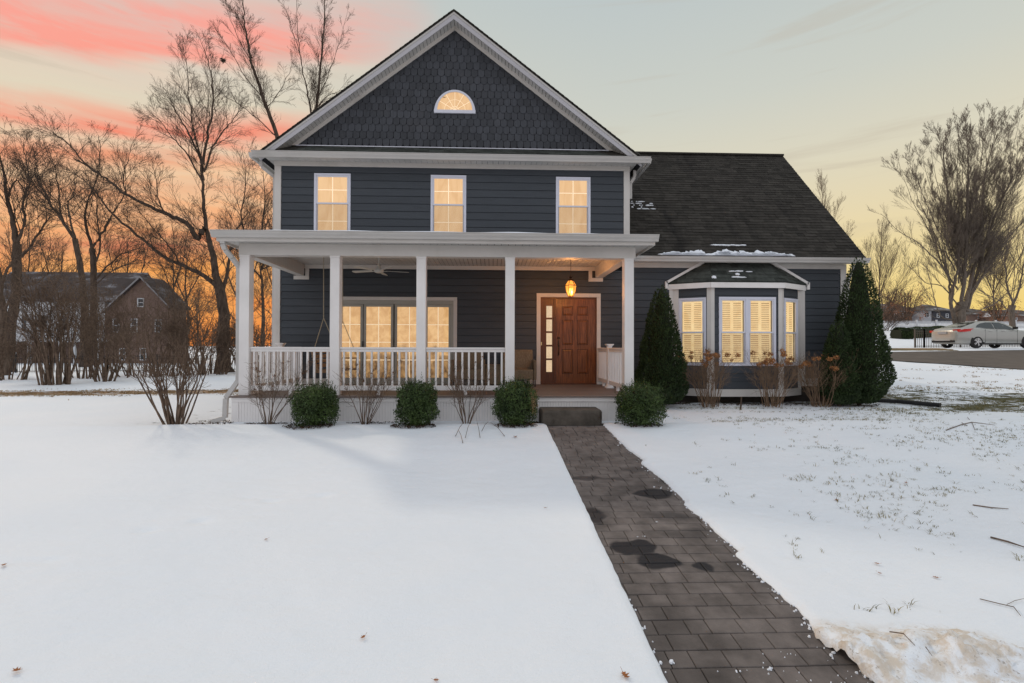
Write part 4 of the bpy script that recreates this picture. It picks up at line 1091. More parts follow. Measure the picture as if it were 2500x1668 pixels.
tag(step, 'weathered brown stone step block between the porch and the paver walk', 'step')

# hanging lantern
LX, LY = 1.727, -1.40
lan = empty('hanging_lantern', (LX, LY, 2.54)); tag(lan, 'lit amber glass lantern hanging on a chain before the front door', 'lantern')
def hexring(r, z, rot=0): return [(LX + r * math.cos(math.pi / 3 * k + rot), LY + r * math.sin(math.pi / 3 * k + rot), z) for k in range(6)]
prof = [(.055, 2.545), (.105, 2.66), (.118, 2.775)]
def hexwall(rs, inset=0):
    b = MB()
    for (r0, z0), (r1, z1) in zip(rs, rs[1:]):
        A, B = hexring(r0 - inset, z0), hexring(r1 - inset, z1)
        for k in range(6): b.poly([A[k], A[(k + 1) % 6], B[(k + 1) % 6], B[k]])
    return b
hexwall(prof, .002).build('glass', M['lantern'], lan)
hexwall([(.118, 2.80), (.060, 2.895)], .002).build('glass', M['lantern'], lan)
b = MB()
for rs in (prof, [(.125, 2.795), (.060, 2.90)]):
    for (r0, z0), (r1, z1) in zip(rs, rs[1:]):
        A, B = hexring(r0, z0), hexring(r1, z1)
        for k in range(6): b.bar(A[k], B[k], .011, .011)
for r, z, h in ((.055, 2.545, .01), (.130, 2.785, .018), (.062, 2.898, .012)):
    A = hexring(r, z)
    for k in range(6): b.bar(A[k], A[(k + 1) % 6], h, h)
b.lathe([(0, 2.535), (.055, 2.54), (.055, 2.548), (0, 2.55)], (LX, LY, 0), 6)
b.lathe([(.062, 2.90), (.05, 2.925), (.02, 2.94), (.018, 2.955), (.045, 2.968), (.045, 2.985), (.012, 3.0), (.012, 3.02), (0, 3.03)], (LX, LY, 0), 12)
b.build('frame', M['bronze'], lan)
b = MB()
for k in range(3):
    t = 2.1 * k; b.lathe([(.012, 2.58), (.012, 2.66), (.0, 2.665)], (LX + .03 * math.cos(t), LY + .03 * math.sin(t), 0), 8)
b.build('candle_tube', M['trim'], lan)
b = MB()
for k in range(3):
    t = 2.1 * k; b.lathe([(.004, 2.665), (.013, 2.69), (.009, 2.715), (.001, 2.74)], (LX + .03 * math.cos(t), LY + .03 * math.sin(t), 0), 8)
b.build('bulb', M['bulb'], lan)
def chain(p, q, r=.011, wire=.0032, step_=.027):
    b = MB(); p, q = Vector(p), Vector(q); d = q - p; n = max(1, int(d.length / step_)); u = d.normalized()
    a = u.cross(Vector((.3, .9, .1))).normalized(); c = u.cross(a)
    for i in range(n):
        m = p + d * ((i + .5) / n); s = a if i % 2 else c
        pts = [m + u * (step_ * .62 * math.cos(2 * math.pi * k / 8)) + s * (r * .62 * math.sin(2 * math.pi * k / 8)) for k in range(9)]
        b.tube(pts, wire, 4, cap=False)
    return b
chain((LX, LY, 3.02), (LX, LY, 3.42), .013, .003).build('chain', M['bronze'], lan)
b = MB(); b.lathe([(.06, 3.438), (.06, 3.425), (.015, 3.41), (0, 3.41)], (LX, LY, 0), 14); b.build('canopy', M['bronze'], lan)
pl = bpy.data.lights.new('lantern_light', 'POINT'); pl.energy = 190; pl.color = (1.0, 0.48, 0.16); pl.shadow_soft_size = .07
plo = bpy.data.objects.new('lantern_light', pl); col.objects.link(plo); plo.parent = lan; plo.location = (0, -.0, .13)

# ceiling fan
FX, FY, FZ = -2.52, -1.20, 3.10
fan = empty('ceiling_fan', (FX, FY, FZ)); tag(fan, 'pale five bladed ceiling fan hanging from the porch ceiling on the left', 'ceiling fan')
b = MB(); b.lathe([(.05, .33), (.05, .30), (.014, .28), (.014, .16), (.035, .14), (.055, .07), (.06, .06)], (FX, FY, FZ), 16); b.build('downrod', M['fan'], fan, smooth=False)
b = MB(); b.lathe([(.06, .06), (.10, .045), (.105, 0), (.095, -.02), (.06, -.035), (0, -.04)], (FX, FY, FZ), 20); b.build('motor', M['fan'], fan)
for k in range(5):
    t = 2 * math.pi * k / 5 + .32; u = Vector((math.cos(t), math.sin(t), 0)); v = Vector((-u.y, u.x, 0)); tilt = Vector((0, 0, .18))
    o_ = Vector((FX, FY, FZ + .01)); b = MB()
    b.prism([o_ + u * .16 - v * .045 - tilt * .045, o_ + u * .62 - v * .065 - tilt * .065, o_ + u * .66 - v * .03 - tilt * .03, o_ + u * .66 + v * .03 + tilt * .03, o_ + u * .62 + v * .065 + tilt * .065, o_ + u * .16 + v * .045 + tilt * .045], (0, 0, .008))
    b.bar(o_ + u * .09, o_ + u * .18, .03, .008); b.build('blade', M['fan'], fan)

# porch swing (faces right, hung on two chains)
sw = empty('porch_swing', (-3.50, -1.05, .93)); tag(sw, 'wooden porch swing hanging on chains behind the left railing', 'porch swing')
def swb(name, a, c, w_, h, up=(0, 0, 1), mat='swing'):
    b = MB(); b.bar(a, c, w_, h, up); return b.build(name, M[mat], sw, bevel=.003)
SY0, SY1 = -1.72, -.42
for i in range(6): swb('seat_slat', (-3.62 + i * .08, SY0, .93 - .004 * i), (-3.62 + i * .08, SY1, .93 - .004 * i), .07, .018)
for i in range(4): 
    z = 1.02 + i * .10; x = -3.69 - .030 * i; swb('back_slat', (x, SY0, z), (x, SY1, z), .018, .075)
for yv in (SY0 + .02, SY1 - .02):
    swb('frame_rail', (-3.70, yv, .90), (-3.16, yv, .90), .045, .05); swb('back_post', (-3.66, yv, .90), (-3.80, yv, 1.38), .045, .045)
    swb('arm', (-3.78, yv, 1.16), (-3.16, yv, 1.16), .07, .022); swb('arm_post', (-3.20, yv, .90), (-3.20, yv, 1.15), .04, .04)
for (yc, yv) in ((-1.70, SY0 + .02), (-.40, SY1 - .02)):
    chain((-3.56, yc, 3.44), (-3.55, yc, 2.03), .014, .004, .034).build('chain', M['chain'], sw)
    chain((-3.55, yc, 2.03), (-3.79, yv, 1.20), .014, .004, .034).build('chain', M['chain'], sw)
    chain((-3.55, yc, 2.03), (-3.18, yv, 1.17), .014, .004, .034).build('chain', M['chain'], sw)

# wicker chairs and side table
def wicker_chair(x, y, label, rz_=0.0):
    c = empty('wicker_chair', (x, y, ZF), rz_); tag(c, label, 'armchair', 'wicker chairs against the porch wall')
    def pb(name, bx, mat='wicker', bev=.012):
        b = MB(); b.box(*bx); me = b.mesh(name, M[mat]); o = link(name, me, c); bb = o.modifiers.new('bevel', 'BEVEL'); bb.width = bev; bb.segments = 2; return o
    pb('seat', (-.33, .33, -.30, .28, .17, .40))
    b = MB(); b.prism([(-.36, .24, .16), (-.36, .31, .16), (-.36, .40, .84), (-.36, .36, .86), (-.36, .32, .82), (-.36, .22, .40)], (.72, 0, 0))
    o = link('backrest', b.mesh('backrest', M['wicker']), c)
    for s in (-1, 1):
        a_, b_ = sorted((s * .34, s * .40)); pb('arm', (a_, b_, -.31, .26, .16, .62))
        for yv in (-.28, .24):
            pb('leg', (s * .37 - .014, s * .37 + .014, yv - .014, yv + .014, .0, .17), 'black', .002)
    return c
wicker_chair(.63, -.48, 'tan wicker armchair against the wall left of the front door')
wicker_chair(-.57, -.48, 'tan wicker armchair against the wall right of the sliding door')
tb = empty('wicker_table', (.03, -.50, ZF)); tag(tb, 'square woven side table between the two wicker armchairs', 'side table')
for nm, bx in (('table_top', (-.21, .21, -.21, .21, .48, .51)), ('table_body', (-.19, .19, -.19, .19, .05, .479))):
    b = MB(); b.box(*bx); o = link(nm, b.mesh(nm, M['wicker']), tb); m_ = o.modifiers.new('bevel', 'BEVEL'); m_.width = .006
for sx in (-1, 1):
    for sy in (-1, 1):
        b = MB(); b.box(sx * .17 - .012, sx * .17 + .012, sy * .17 - .012, sy * .17 + .012, 0, .05); link('leg', b.mesh('leg', M['black']), tb)

# ================================================================== SHRUBS
M['darkcore'] = pbr('dark shrub core', (0.016, 0.020, 0.009), .9)  # near black fill, painted for the shade inside shrubs and hedges
def leaf_quad(v, f, p, n, s, roll, asp=.55):
    """small folded leaf of two triangles pairs"""
    n = n.normalized(); a = n.orthogonal().normalized(); a = Matrix.Rotation(roll, 3, n) @ a; b_ = n.cross(a)
    k = len(v); q = [p - a * s, p + b_ * s * asp + n * s * .12, p + a * s, p - b_ * s * asp + n * s * .12]
    v += [tuple(x) for x in q]; f.append((k, k + 1, k + 2, k + 3))

def rv():
    while True:
        v = Vector((random.uniform(-1, 1), random.uniform(-1, 1), random.uniform(-1, 1)))
        if .05 < v.length < 1: return v.normalized()

def boxwood(x, y, r, h, label, seed, golden=False):
    random.seed(seed); z = tz(x, y) if y < -3 else 0.02
    c = empty('boxwood', (x, y, z)); tag(c, label, 'shrub', 'clipped boxwoods along the porch')
    v, f = [], []
    cen = Vector((0, 0, h * .49))
    def rad(d):
        nn = mn.noise(d * 2.2 + Vector((seed, 0, 0))) * .20 + mn.noise(d * 6 + Vector((seed, 3, 0))) * .16
        sq = (1.0 + .10 * max(0, -d.z)) * (1 + .16 * abs(d.z * math.sqrt(max(0, 1 - d.z * d.z))) * 2)
        return (1 + nn) * sq
    for i in range(12500):
        d = rv(); t = random.uniform(.42, 1.0) ** .45; R1 = rad(d) * t
        p = cen + Vector((d.x * r, d.y * r, d.z * h * .5)) * R1
        if p.z < .0: continue
        leaf_quad(v, f, p, (d + rv() * .9), random.uniform(.011, .021), random.uniform(0, 6.3))
    # shoots poking out of the top
    for i in range(90):
        d = rv(); d.z = abs(d.z) + .4; d.normalize(); p = cen + Vector((d.x * r, d.y * r, d.z * h * .5)) * rad(d); L = random.uniform(.04, .13) * (1 if d.z > .6 else .5)
        u = (d * .5 + Vector((0, 0, .7)) + rv() * .25).normalized()
        for k in range(10):
            leaf_quad(v, f, p + u * L * k / 10 + rv() * .008, u + rv(), .011, random.uniform(0, 6.3))
    b = MB(); b.v, b.f = v, f; me = b.mesh('foliage', M['boxleaf']); link('foliage', me, c)
    b = MB()
    for i in range(26):
        a = random.uniform(0, 6.3); e = Vector((math.cos(a) * r * .8, math.sin(a) * r * .8, h * random.uniform(.3, .8)))
        b.tube([Vector((math.cos(a) * .04, math.sin(a) * .04, -.03)), e * .5 + Vector((0, 0, .03)), e], [.010, .006, .003], 4)
    link('branches', b.mesh('branches', M['stem']), c)
    b = MB(); b.lathe([(.0, .02)] + [(r * .78 * math.cos(q), h * .49 + h * .40 * math.sin(q)) for q in (-1.2, -.8, -.4, 0, .4, .8, 1.2)], sides=14); link('dark_core', b.mesh('dark_core', M['darkcore']), c)
    if golden:
        v, f = [], []
        for i in range(700):
            d = Vector((1, random.uniform(-.9, .2), random.uniform(-.5, .9))).normalized(); p = cen + Vector((d.x * r, d.y * r, d.z * h * .5)) * random.uniform(.92, 1.10)
            leaf_quad(v, f, p, d + rv(), .013, random.uniform(0, 6))
        b = MB(); b.v, b.f = v, f; o = link('dry_foliage', b.mesh('dry_foliage', M['drygrass']), c)
    return c
boxwood(-3.09, -3.42, .375, .69, 'leftmost clipped boxwood, right of the lone left hydrangea', 1)
boxwood(-1.325, -3.42, .350, .72, 'clipped boxwood between the second and third bare hydrangeas', 2)
boxwood(.41, -3.42, .372, .74, 'clipped boxwood just left of the stone step with a browned side', 3, True)
boxwood(2.64, -3.46, .405, .69, 'clipped boxwood right of the stone step below the porch corner', 4)

# mulch rings of dead leaves beneath the boxwoods and along the bay
def litter(name, spots, n, mat, label, cat, s=(.012, .03)):
    v, f = [], []
    for (x, y, rx, ry, k) in spots:
        for i in range(int(n * k)):
            a = random.uniform(0, 6.28); q = math.sqrt(random.random()); px_, py_ = x + rx * q * math.cos(a), y + ry * q * math.sin(a)
            z = tz(px_, py_) + random.uniform(.0, .02)
            leaf_quad(v, f, Vector((px_, py_, z + .004)), Vector((0, 0, 1)) + rv() * .5, random.uniform(*s), random.uniform(0, 6))
    b = MB(); b.v, b.f = v, f; o = b.build(name, mat); tag(o, label, cat, kind='stuff'); return o
litter('leaf_litter', [(-3.14, -3.62, .42, .22, 1.2), (-1.36, -3.62, .40, .20, 1.2), (.42, -3.60, .38, .18, .9), (2.66, -3.64, .36, .14, .5), (-4.0, -3.05, .5, .10, .5), (-2.2, -3.0, .5, .08, .4), (.8, -3.1, .25, .12, .7),
                       (4.1, -.35, .7, .25, 1.2), (5.6, -.65, 1.0, .18, 1.0), (7.1, -.6, .9, .22, 1.0), (8.6, -.75, .6, .4, 1.5), (-5.1, -3.0, .35, .4, .5)], 330, M['mulch'], 'dark dead leaves scattered under the boxwoods and bay window', 'dead leaves')

def arborvitae(x, y, r, h, label, seed, z0=None, n=15000, bow=.75):
    random.seed(seed); z = tz(x, y) if z0 is None else z0
    c = empty('arborvitae', (x, y, z)); tag(c, label, 'evergreen')
    v, f = [], []
    lean = Vector((random.uniform(-.05, .05), 0, 0))
    def env(t, a):
        # radius along the height
        base = (math.sin(min(1, (t + .03) * 4.2) * math.pi / 2) ** .6) * (1 - t) ** bow
        return r * base * (1 + .16 * mn.noise(Vector((math.cos(a) * 1.6, math.sin(a) * 1.6, t * 7 + seed))) + .10 * mn.noise(Vector((math.cos(a) * 5, math.sin(a) * 5, t * 22 + seed))))
    for i in range(n):
        t = 1 - math.sqrt(random.random()) * .999; t = min(.995, max(.0, t)); a = random.uniform(0, 6.2832)
        R1 = env(t, a) * random.uniform(.55, 1.0) ** .4 + .01
        p = Vector((R1 * math.cos(a), R1 * math.sin(a), .05 + t * (h - .05))) + lean * t
        out = Vector((math.cos(a), math.sin(a), 0)); tip = (out * .55 + Vector((0, 0, .75)) + rv() * .35).normalized()
        sl_ = random.uniform(.030, .060); side = tip.cross(out + rv() * .8).normalized() * sl_ * .26
        k = len(v); p2 = p + tip * sl_
        v += [tuple(p - side * .4), tuple(p + side * .4), tuple(p + tip * sl_ * .55 + side), tuple(p2), tuple(p + tip * sl_ * .55 - side)]
        f.append((k, k + 1, k + 2, k + 3, k + 4))
    b = MB(); b.v, b.f = v, f; link('foliage', b.mesh('foliage', M['arbleaf']), c)
    b = MB(); b.tube([(0, 0, -.1), (0, 0, h * .5), tuple(Vector((0, 0, h * .93)) + lean)], [.05, .03, .005], 6); link('trunk', b.mesh('trunk', M['bark']), c)
    # solid dark core, coloured for the shade inside the foliage
    b = MB(); pr = [(env(t, 0) * .62 + .004, .06 + t * (h - .1)) for t in (0, .08, .2, .35, .5, .65, .8, .92, .98)]; b.lathe(pr, sides=12); link('dark_core', b.mesh('dark_core', M['darkcore']), c)
    return c
arborvitae(3.93, -.88, .66, 2.80, 'conical dark evergreen between the porch and the bay window', 11, z0=.07, n=21000, bow=.62)
arborvitae(8.76, -.75, .70, 3.52, 'tall conical evergreen at the right corner of the house', 12, n=26000, bow=.55)
arborvitae(8.10, -.98, .46, 2.02, 'shorter evergreen in front of the tall one at the right corner', 13, n=13000, bow=.55)

# ------------------------------------------------------------------ bare branches
def wander(p, d, L, n, wob, trop, rnd):
    pts = [p.copy()]; d = d.normalized()
    for i in range(n):
        d = (d + Vector((rnd.gauss(0, wob), rnd.gauss(0, wob), rnd.gauss(0, wob))) + Vector((0, 0, trop))).normalized()
        p = p + d * (L / n); pts.append(p.copy())
    return pts
def tilt(d, ang, rnd):
    ax = d.cross(Vector((rnd.gauss(0, 1), rnd.gauss(0, 1), rnd.gauss(0, 1)))).normalized()
    return Matrix.Rotation(ang, 3, ax) @ d
def grow(B, p, d, L, r, lvl, C, rnd):
    n = max(3, min(7, int(L / C['seg'])))
    pts = wander(p, d, L, n, C['wob'], C['trop'], rnd)
    tip = max(C['rmin'], r * .30); rad = [r + (tip - r) * i / n for i in range(n + 1)]
    B.tube(pts, rad, 5 if r > .05 else (4 if r > .02 else 3), cap=False)
    spawn(B, pts, rad, L, lvl, C, rnd)
def spawn(B, pts, rad, L, lvl, C, rnd, k=1.0, t0=.18):
    if lvl >= C['lv']: return
    nch = C['n'][lvl] * k; nch = int(nch) + (rnd.random() < nch - int(nch)); n = len(pts) - 1
    for i in range(nch):
        t = t0 + (1 - t0) * (i + rnd.random()) / nch; s = min(n - 1, int(t * n)); u = t * n - s
        q = pts[s].lerp(pts[s + 1], min(1, u)); dd = (pts[s + 1] - pts[s]).normalized(); rr = rad[s] + (rad[s + 1] - rad[s]) * min(1, u)
        LL = L * C['ratio'] * rnd.uniform(.65, 1.25) * (1.15 - .65 * t)
        if LL < .12: continue
        grow(B, q, tilt(dd, R_(rnd.uniform(*C['ang'])), rnd), LL, max(C['rmin'], min(rr * .60, LL * .0075 + C['rmin'] * .6)), lvl + 1, C, rnd)
OAK = dict(seg=.5, wob=.085, trop=.045, n=[9, 8, 8, 6], lv=4, ratio=.56, ang=(20, 48), rmin=.0045)
RS = .70
def tree(name, label, cat, d, limbs, C, mat='bark', seed=1, group=None, base=None, Ls=3.2, dens=1.0, yj=.6, trunk_n=1, zoff=0):
    """limbs: (list of photo pixels, start radius m, end radius m, twig length factor)"""
    rnd = random.Random(seed); first = limbs[0][0][0]
    bp = at(first[0], first[1], d); gz = tz(bp.x, bp.y)
    root = empty(name, (bp.x, bp.y, gz + zoff)); tag(root, label, cat, group)
    T, B = MB(), MB()
    for li, (px, r0, r1, kf) in enumerate(limbs):
        n = len(px); yo = 0; pts = []
        slope = rnd.uniform(-yj, yj)
        for i, (a, c) in enumerate(px):
            dep = d if li < trunk_n else d + slope * (i / max(1, n - 1)) * 2.0
            pts.append(at(a, c, dep))
        if li < trunk_n: pts[0].z = min(pts[0].z, gz - .1)
        # smooth & roughen
        fine = []
        for i in range(n - 1):
            p0, p1, p2, p3 = pts[max(0, i - 1)], pts[i], pts[i + 1], pts[min(n - 1, i + 2)]
            m = 4
            for j in range(m):
                t = j / m; q = .5 * ((2 * p1) + (p2 - p0) * t + (2 * p0 - 5 * p1 + 4 * p2 - p3) * t * t + (3 * p1 - p0 - 3 * p2 + p3) * t ** 3)
                if fine: q = q + Vector((rnd.gauss(0, .025), rnd.gauss(0, .04), rnd.gauss(0, .02))) * min(1, d / 25)
                fine.append(q)
        fine.append(pts[-1]); N = len(fine) - 1
        r0 *= RS * C.get('rs', 1); r1 = min(r1, .5 * r0) * .45 if kf else r1 * RS
        rad = [max(C['rmin'], r0 + (r1 - r0) * (i / N) ** .72) for i in range(N + 1)]
        if li < trunk_n: rad[0] *= 1.5; rad[1] *= 1.12
        (T if li < trunk_n else B).tube(fine, rad, 10 if r0 > .15 else 7)
        L = sum((fine[i + 1] - fine[i]).length for i in range(N))
        # child twigs, several generations
        if kf:
            spawn(B, fine, rad, Ls * kf / C['ratio'], 1 if kf < 1.4 else 0, C, rnd, k=max(1.5, L / .55) * dens / C['n'][1 if kf < 1.4 else 0], t0=.30 if li < trunk_n else .08)
    T.build('trunk', M[mat], root); B.build('branches', M[mat], root)
    return root

import time as _t; _T0 = _t.time()
# the big forked oak left of the house
BIG = [([(549, 905), (545, 830), (546, 770), (536, 703)], .56, .40, 0),
       ([(536, 703), (522, 640), (512, 590), (499, 545), (496, 470), (494, 402)], .34, .20, 1.0),
       ([(494, 402), (482, 370), (466, 335), (446, 300), (425, 265), (405, 225)], .13, .03, 1.0),
       ([(496, 402), (505, 335), (517, 280), (520, 210), (508, 150), (492, 105)], .13, .03, 1.0),
       ([(498, 420), (520, 360), (548, 320), (572, 290), (592, 262)], .10, .02, .9),
       ([(497, 440), (486, 380), (470, 300), (460, 230), (455, 160), (447, 118)], .10, .02, .9),
       ([(497, 450), (460, 380), (420, 335), (395, 300), (372, 280)], .09, .02, .9),
       ([(499, 556), (482, 583), (462, 549), (430, 533), (402, 520), (355, 499), (308, 475), (272, 447), (241, 425), (181, 388)], .26, .10, .9),
       ([(241, 425), (205, 395), (160, 345), (125, 325), (85, 312)], .09, .02, .9),
       ([(308, 475), (300, 430), (312, 390), (322, 350)], .06, .02, .8),
       ([(536, 703), (520, 690), (496, 672), (470, 660), (442, 645), (402, 630), (355, 589), (320, 560), (288, 535), (255, 500), (234, 469), (205, 440), (180, 420)], .24, .05, .9),
       ([(442, 645), (410, 600), (380, 565), (350, 530), (330, 500)], .08, .02, .8),
       ([(402, 522), (385, 480), (380, 440), (372, 400)], .08, .02, .8),
       ([(540, 720), (556, 660), (562, 610), (580, 560), (604, 520)], .20, .05, .9),
       ([(562, 610), (590, 590), (620, 570), (650, 560)], .09, .03, .8)]
tree('oak_tree', 'largest bare tree, forked trunk close to the left porch corner', 'tree', 30, BIG, OAK, seed=5, Ls=2.4, dens=1.75, mat='barkdark')
print('big', _t.time() - _T0)
TALL = dict(OAK, n=[8, 7, 7, 5], trop=.07, ang=(18, 42), wob=.07, rmin=.0045)
tree('tall_tree', 'tall leaning bare tree rising just above the left roof slope', 'tree', 32, [([(720, 900), (712, 700), (700, 480), (675, 331), (648, 255), (630, 200), (613, 150), (604, 100), (600, 73), (594, 32), (590, -10)], .29, .05, 1.0),
      ([(660, 290), (640, 240), (600, 190), (560, 120), (530, 70)], .06, .02, .9), ([(650, 262), (680, 230), (700, 190), (715, 150)], .05, .02, .8), ([(680, 340), (640, 300), (590, 260), (545, 235)], .07, .02, .9),
      ([(613, 150), (580, 90), (560, 40), (550, 0)], .04, .015, .8)], TALL, mat='barkdark', seed=8, Ls=1.9, dens=1.25)
tree('tall_tree', 'tall straight bare tree behind the left roof slope, nearer the gable peak', 'tree', 33, [([(760, 900), (765, 500), (765, 300), (772, 261), (778, 207), (784, 137), (791, 64), (794, -10)], .27, .05, 1.0),
      ([(764, 330), (756, 255), (748, 215), (740, 178), (733, 130), (727, 89), (724, -5)], .10, .03, .9), ([(775, 240), (800, 190), (820, 130), (836, 80), (848, 30)], .05, .015, .8),
      ([(772, 262), (800, 235), (830, 222), (850, 215)], .04, .015, .7), ([(733, 130), (715, 80), (700, 30), (690, 0)], .04, .015, .8)], TALL, mat='barkdark', seed=9, Ls=1.8, dens=1.25)
LEFT = dict(OAK, n=[8, 8, 8, 5], wob=.10, rmin=.0055)
tree('bare_tree', 'bare tree standing behind the neighbour house roof, left of its gable', 'tree', 43, [([(228, 895), (229, 740), (228, 660), (225, 607)], .36, .30, 0),
      ([(225, 607), (212, 560), (208, 517), (222, 470), (238, 430), (244, 380), (240, 330)], .20, .04, 1.0), ([(225, 607), (244, 580), (262, 545), (276, 520), (296, 490), (308, 455), (306, 410)], .18, .04, 1.0),
      ([(228, 660), (245, 600), (238, 545), (236, 500), (248, 450)], .14, .03, .9), ([(229, 690), (262, 650), (300, 620), (340, 605), (370, 580)], .12, .03, .9), ([(229, 700), (275, 660), (320, 645), (365, 640)], .10, .03, .8)], LEFT, seed=12, Ls=3.0, dens=1.7, mat='barkdark')
tree('bare_tree', 'crooked bare tree with a kinked trunk beside the lilac tree', 'tree', 39, [([(205, 895), (204, 740), (199, 662), (183, 584)], .34, .26, 0),
      ([(183, 584), (156, 546), (140, 520), (125, 502), (100, 455), (87, 430), (84, 395), (82, 350)], .20, .04, 1.0), ([(183, 584), (172, 540), (166, 500), (180, 470), (182, 420)], .14, .03, .9),
      ([(156, 546), (146, 500), (140, 450), (130, 400), (115, 355)], .12, .03, .9), ([(125, 502), (100, 470), (70, 440), (50, 400)], .08, .02, .8)], LEFT, seed=13, Ls=3.0, dens=1.7, mat='barkdark')
tree('bare_tree', 'leaning bare tree at the far left edge with a dark trunk', 'tree', 30, [([(20, 905), (28, 780), (40, 690), (42, 595)], .42, .30, 0),
      ([(42, 595), (28, 530), (18, 480), (8, 420), (-8, 360)], .24, .08, 1.0), ([(42, 595), (60, 550), (55, 500), (70, 450), (66, 400), (58, 350)], .14, .03, 1.0), ([(40, 640), (75, 600), (100, 560), (112, 520), (110, 470)], .12, .03, .9),
      ([(20, 480), (40, 440), (62, 470), (80, 430), (92, 400)], .08, .02, .8)], LEFT, seed=14, Ls=2.8, dens=1.7, mat='barkdark')
tree('bare_tree', 'thick bare trunk cut by the left edge of the picture', 'tree', 26, [([(5, 925), (5, 820), (2, 720), (-6, 640)], .40, .30, .8), ([(0, 700), (30, 640), (50, 620), (90, 600)], .12, .03, .9), ([(5, 760), (50, 700), (90, 690), (120, 660)], .10, .02, .9)], LEFT, seed=15, Ls=2.0, dens=1.2)
tree('bare_tree', 'dense twiggy tree seen between the big oak and the house corner', 'tree', 40, [([(640, 900), (642, 780), (640, 700), (636, 640)], .30, .22, 0.8),
      ([(636, 640), (600, 580), (590, 520), (600, 450), (596, 390)], .16, .03, 1.0), ([(636, 640), (640, 560), (646, 480), (640, 400)], .16, .03, 1.0), ([(638, 660), (660, 580), (680, 500), (700, 440)], .14, .03, 1.0), ([(638, 680), (605, 640), (575, 600), (560, 540)], .12, .03, 1.0), ([(636, 660), (665, 640), (690, 600)], .1, .03, .9)], LEFT, seed=16, Ls=3.2, dens=1.6, mat='barkdark')
tree('bare_tree', 'thin bare tree between the neighbour gable and the big oak', 'tree', 46, [([(424, 895), (425, 780), (424, 690), (420, 600)], .20, .12, .9), ([(424, 700), (445, 640), (455, 580), (470, 540)], .10, .03, .9), ([(422, 720), (400, 660), (380, 620), (372, 570)], .08, .03, .9), ([(424, 740), (460, 700), (500, 690)], .07, .02, .9)], LEFT, seed=17, Ls=3.0, dens=1.2)
tree('bare_tree', 'low bare tree behind the fence right of the neighbour house', 'tree', 50, [([(480, 890), (482, 800), (478, 730)], .16, .10, 1.0), ([(480, 800), (500, 760), (520, 740)], .08, .03, 1.0), ([(480, 790), (450, 750), (430, 730)], .08, .03, 1.0), ([(480, 830), (440, 800), (400, 780)], .06, .02, 1.0)], LEFT, seed=18, Ls=3.0, dens=1.4)
BACK = dict(OAK, n=[8, 7, 6, 4], wob=.10, rmin=.008)
for (px, hh, lb, sd) in ((70, 520, 'distant bare tree left of the kinked trunk behind the white house part', 201), (310, 560, 'distant bare tree behind the neighbour roof ridge', 202), (455, 600, 'distant bare tree between the neighbour gable and the big oak, farther back', 203), (585, 560, 'distant bare tree right of the big oak trunk', 204), (150, 600, 'distant low bare tree over the white house part', 205), (685, 560, 'distant bare tree close to the left wall of the house', 206)):
    tree('distant_tree', lb, 'tree', 58, [([(px, 880), (px + 4, 780), (px - 3, 700), (px + 2, 640), (px, hh + 30)], .26, .06, 1.0), ([(px, 740), (px - 30, 670), (px - 45, 610), (px - 50, hh + 20)], .12, .03, 1.0), ([(px, 730), (px + 32, 670), (px + 48, 620), (px + 52, hh + 30)], .12, .03, 1.0), ([(px, 790), (px - 50, 740), (px - 75, 700)], .09, .03, 1.0), ([(px, 790), (px + 50, 745), (px + 80, 700)], .09, .03, 1.0)], BACK, seed=sd, Ls=3.6, dens=1.0, group='distant bare trees behind the left gardens')
print('left trees', _t.time() - _T0)
# right-hand trees
MAP = dict(OAK, rs=.74, n=[10, 7, 7, 4], trop=.10, ang=(12, 34), wob=.055, rmin=.0055)
_mr = random.Random(88); MFAN = []
for k in range(19):
    u = k / 18 + _mr.uniform(-.02, .02); xt = 2196 + 350 * u; yt = 470 - 185 * math.sin(min(1, .22 + u * .95) * math.pi * .56) + _mr.uniform(-12, 22)
    xb = 2346 + 34 * (u - .4) + _mr.uniform(-6, 6); yb_ = _mr.uniform(650, 735); xm = xb + (xt - xb) * .42; ym = yb_ + (yt - yb_) * .40
    MFAN.append(([(xb, yb_), (xb + (xm - xb) * .55, yb_ - 50), (xm, ym), (xm + (xt - xm) * .62, ym + (yt - ym) * .5), (xt, yt)], .13, .02, 1.4))
tree('maple_tree', 'tall many stemmed bare tree behind the silver sedan', 'tree', 43, [([(2344, 800), (2344, 775), (2347, 740)], .62, .62, 0),
      ([(2333, 790), (2322, 740), (2330, 690), (2343, 640), (2338, 590), (2332, 563), (2317, 504), (2305, 400), (2303, 350)], .34, .05, 1.5),
      ([(2345, 760), (2354, 690), (2357, 620), (2361, 540), (2363, 460), (2362, 387), (2360, 330)], .34, .06, 1.5), ([(2352, 760), (2372, 680), (2388, 610), (2398, 520), (2403, 445), (2418, 375), (2436, 325)], .34, .05, 1.5),
      ([(2360, 760), (2384, 670), (2410, 580), (2440, 500), (2475, 430), (2520, 350)], .32, .05, 1.5), ([(2362, 740), (2420, 640), (2480, 560), (2540, 500)], .20, .05, 1.3),
      ([(2330, 790), (2320, 730), (2317, 690), (2308, 640), (2299, 598)], .26, .18, .4), ([(2325, 700), (2300, 650), (2270, 620), (2241, 592), (2197, 566), (2150, 522)], .15, .03, 1.2),
      ([(2330, 782), (2303, 777), (2290, 760), (2282, 735), (2272, 690), (2256, 640)], .14, .04, 1.1), ([(2335, 740), (2300, 700), (2260, 690), (2230, 660), (2205, 640)], .12, .03, 1.1), ([(2360, 770), (2420, 745), (2460, 715), (2500, 690)], .12, .03, 1.1)] + MFAN, MAP, seed=21, Ls=2.3, dens=.62, yj=1.1, mat='barkmid')
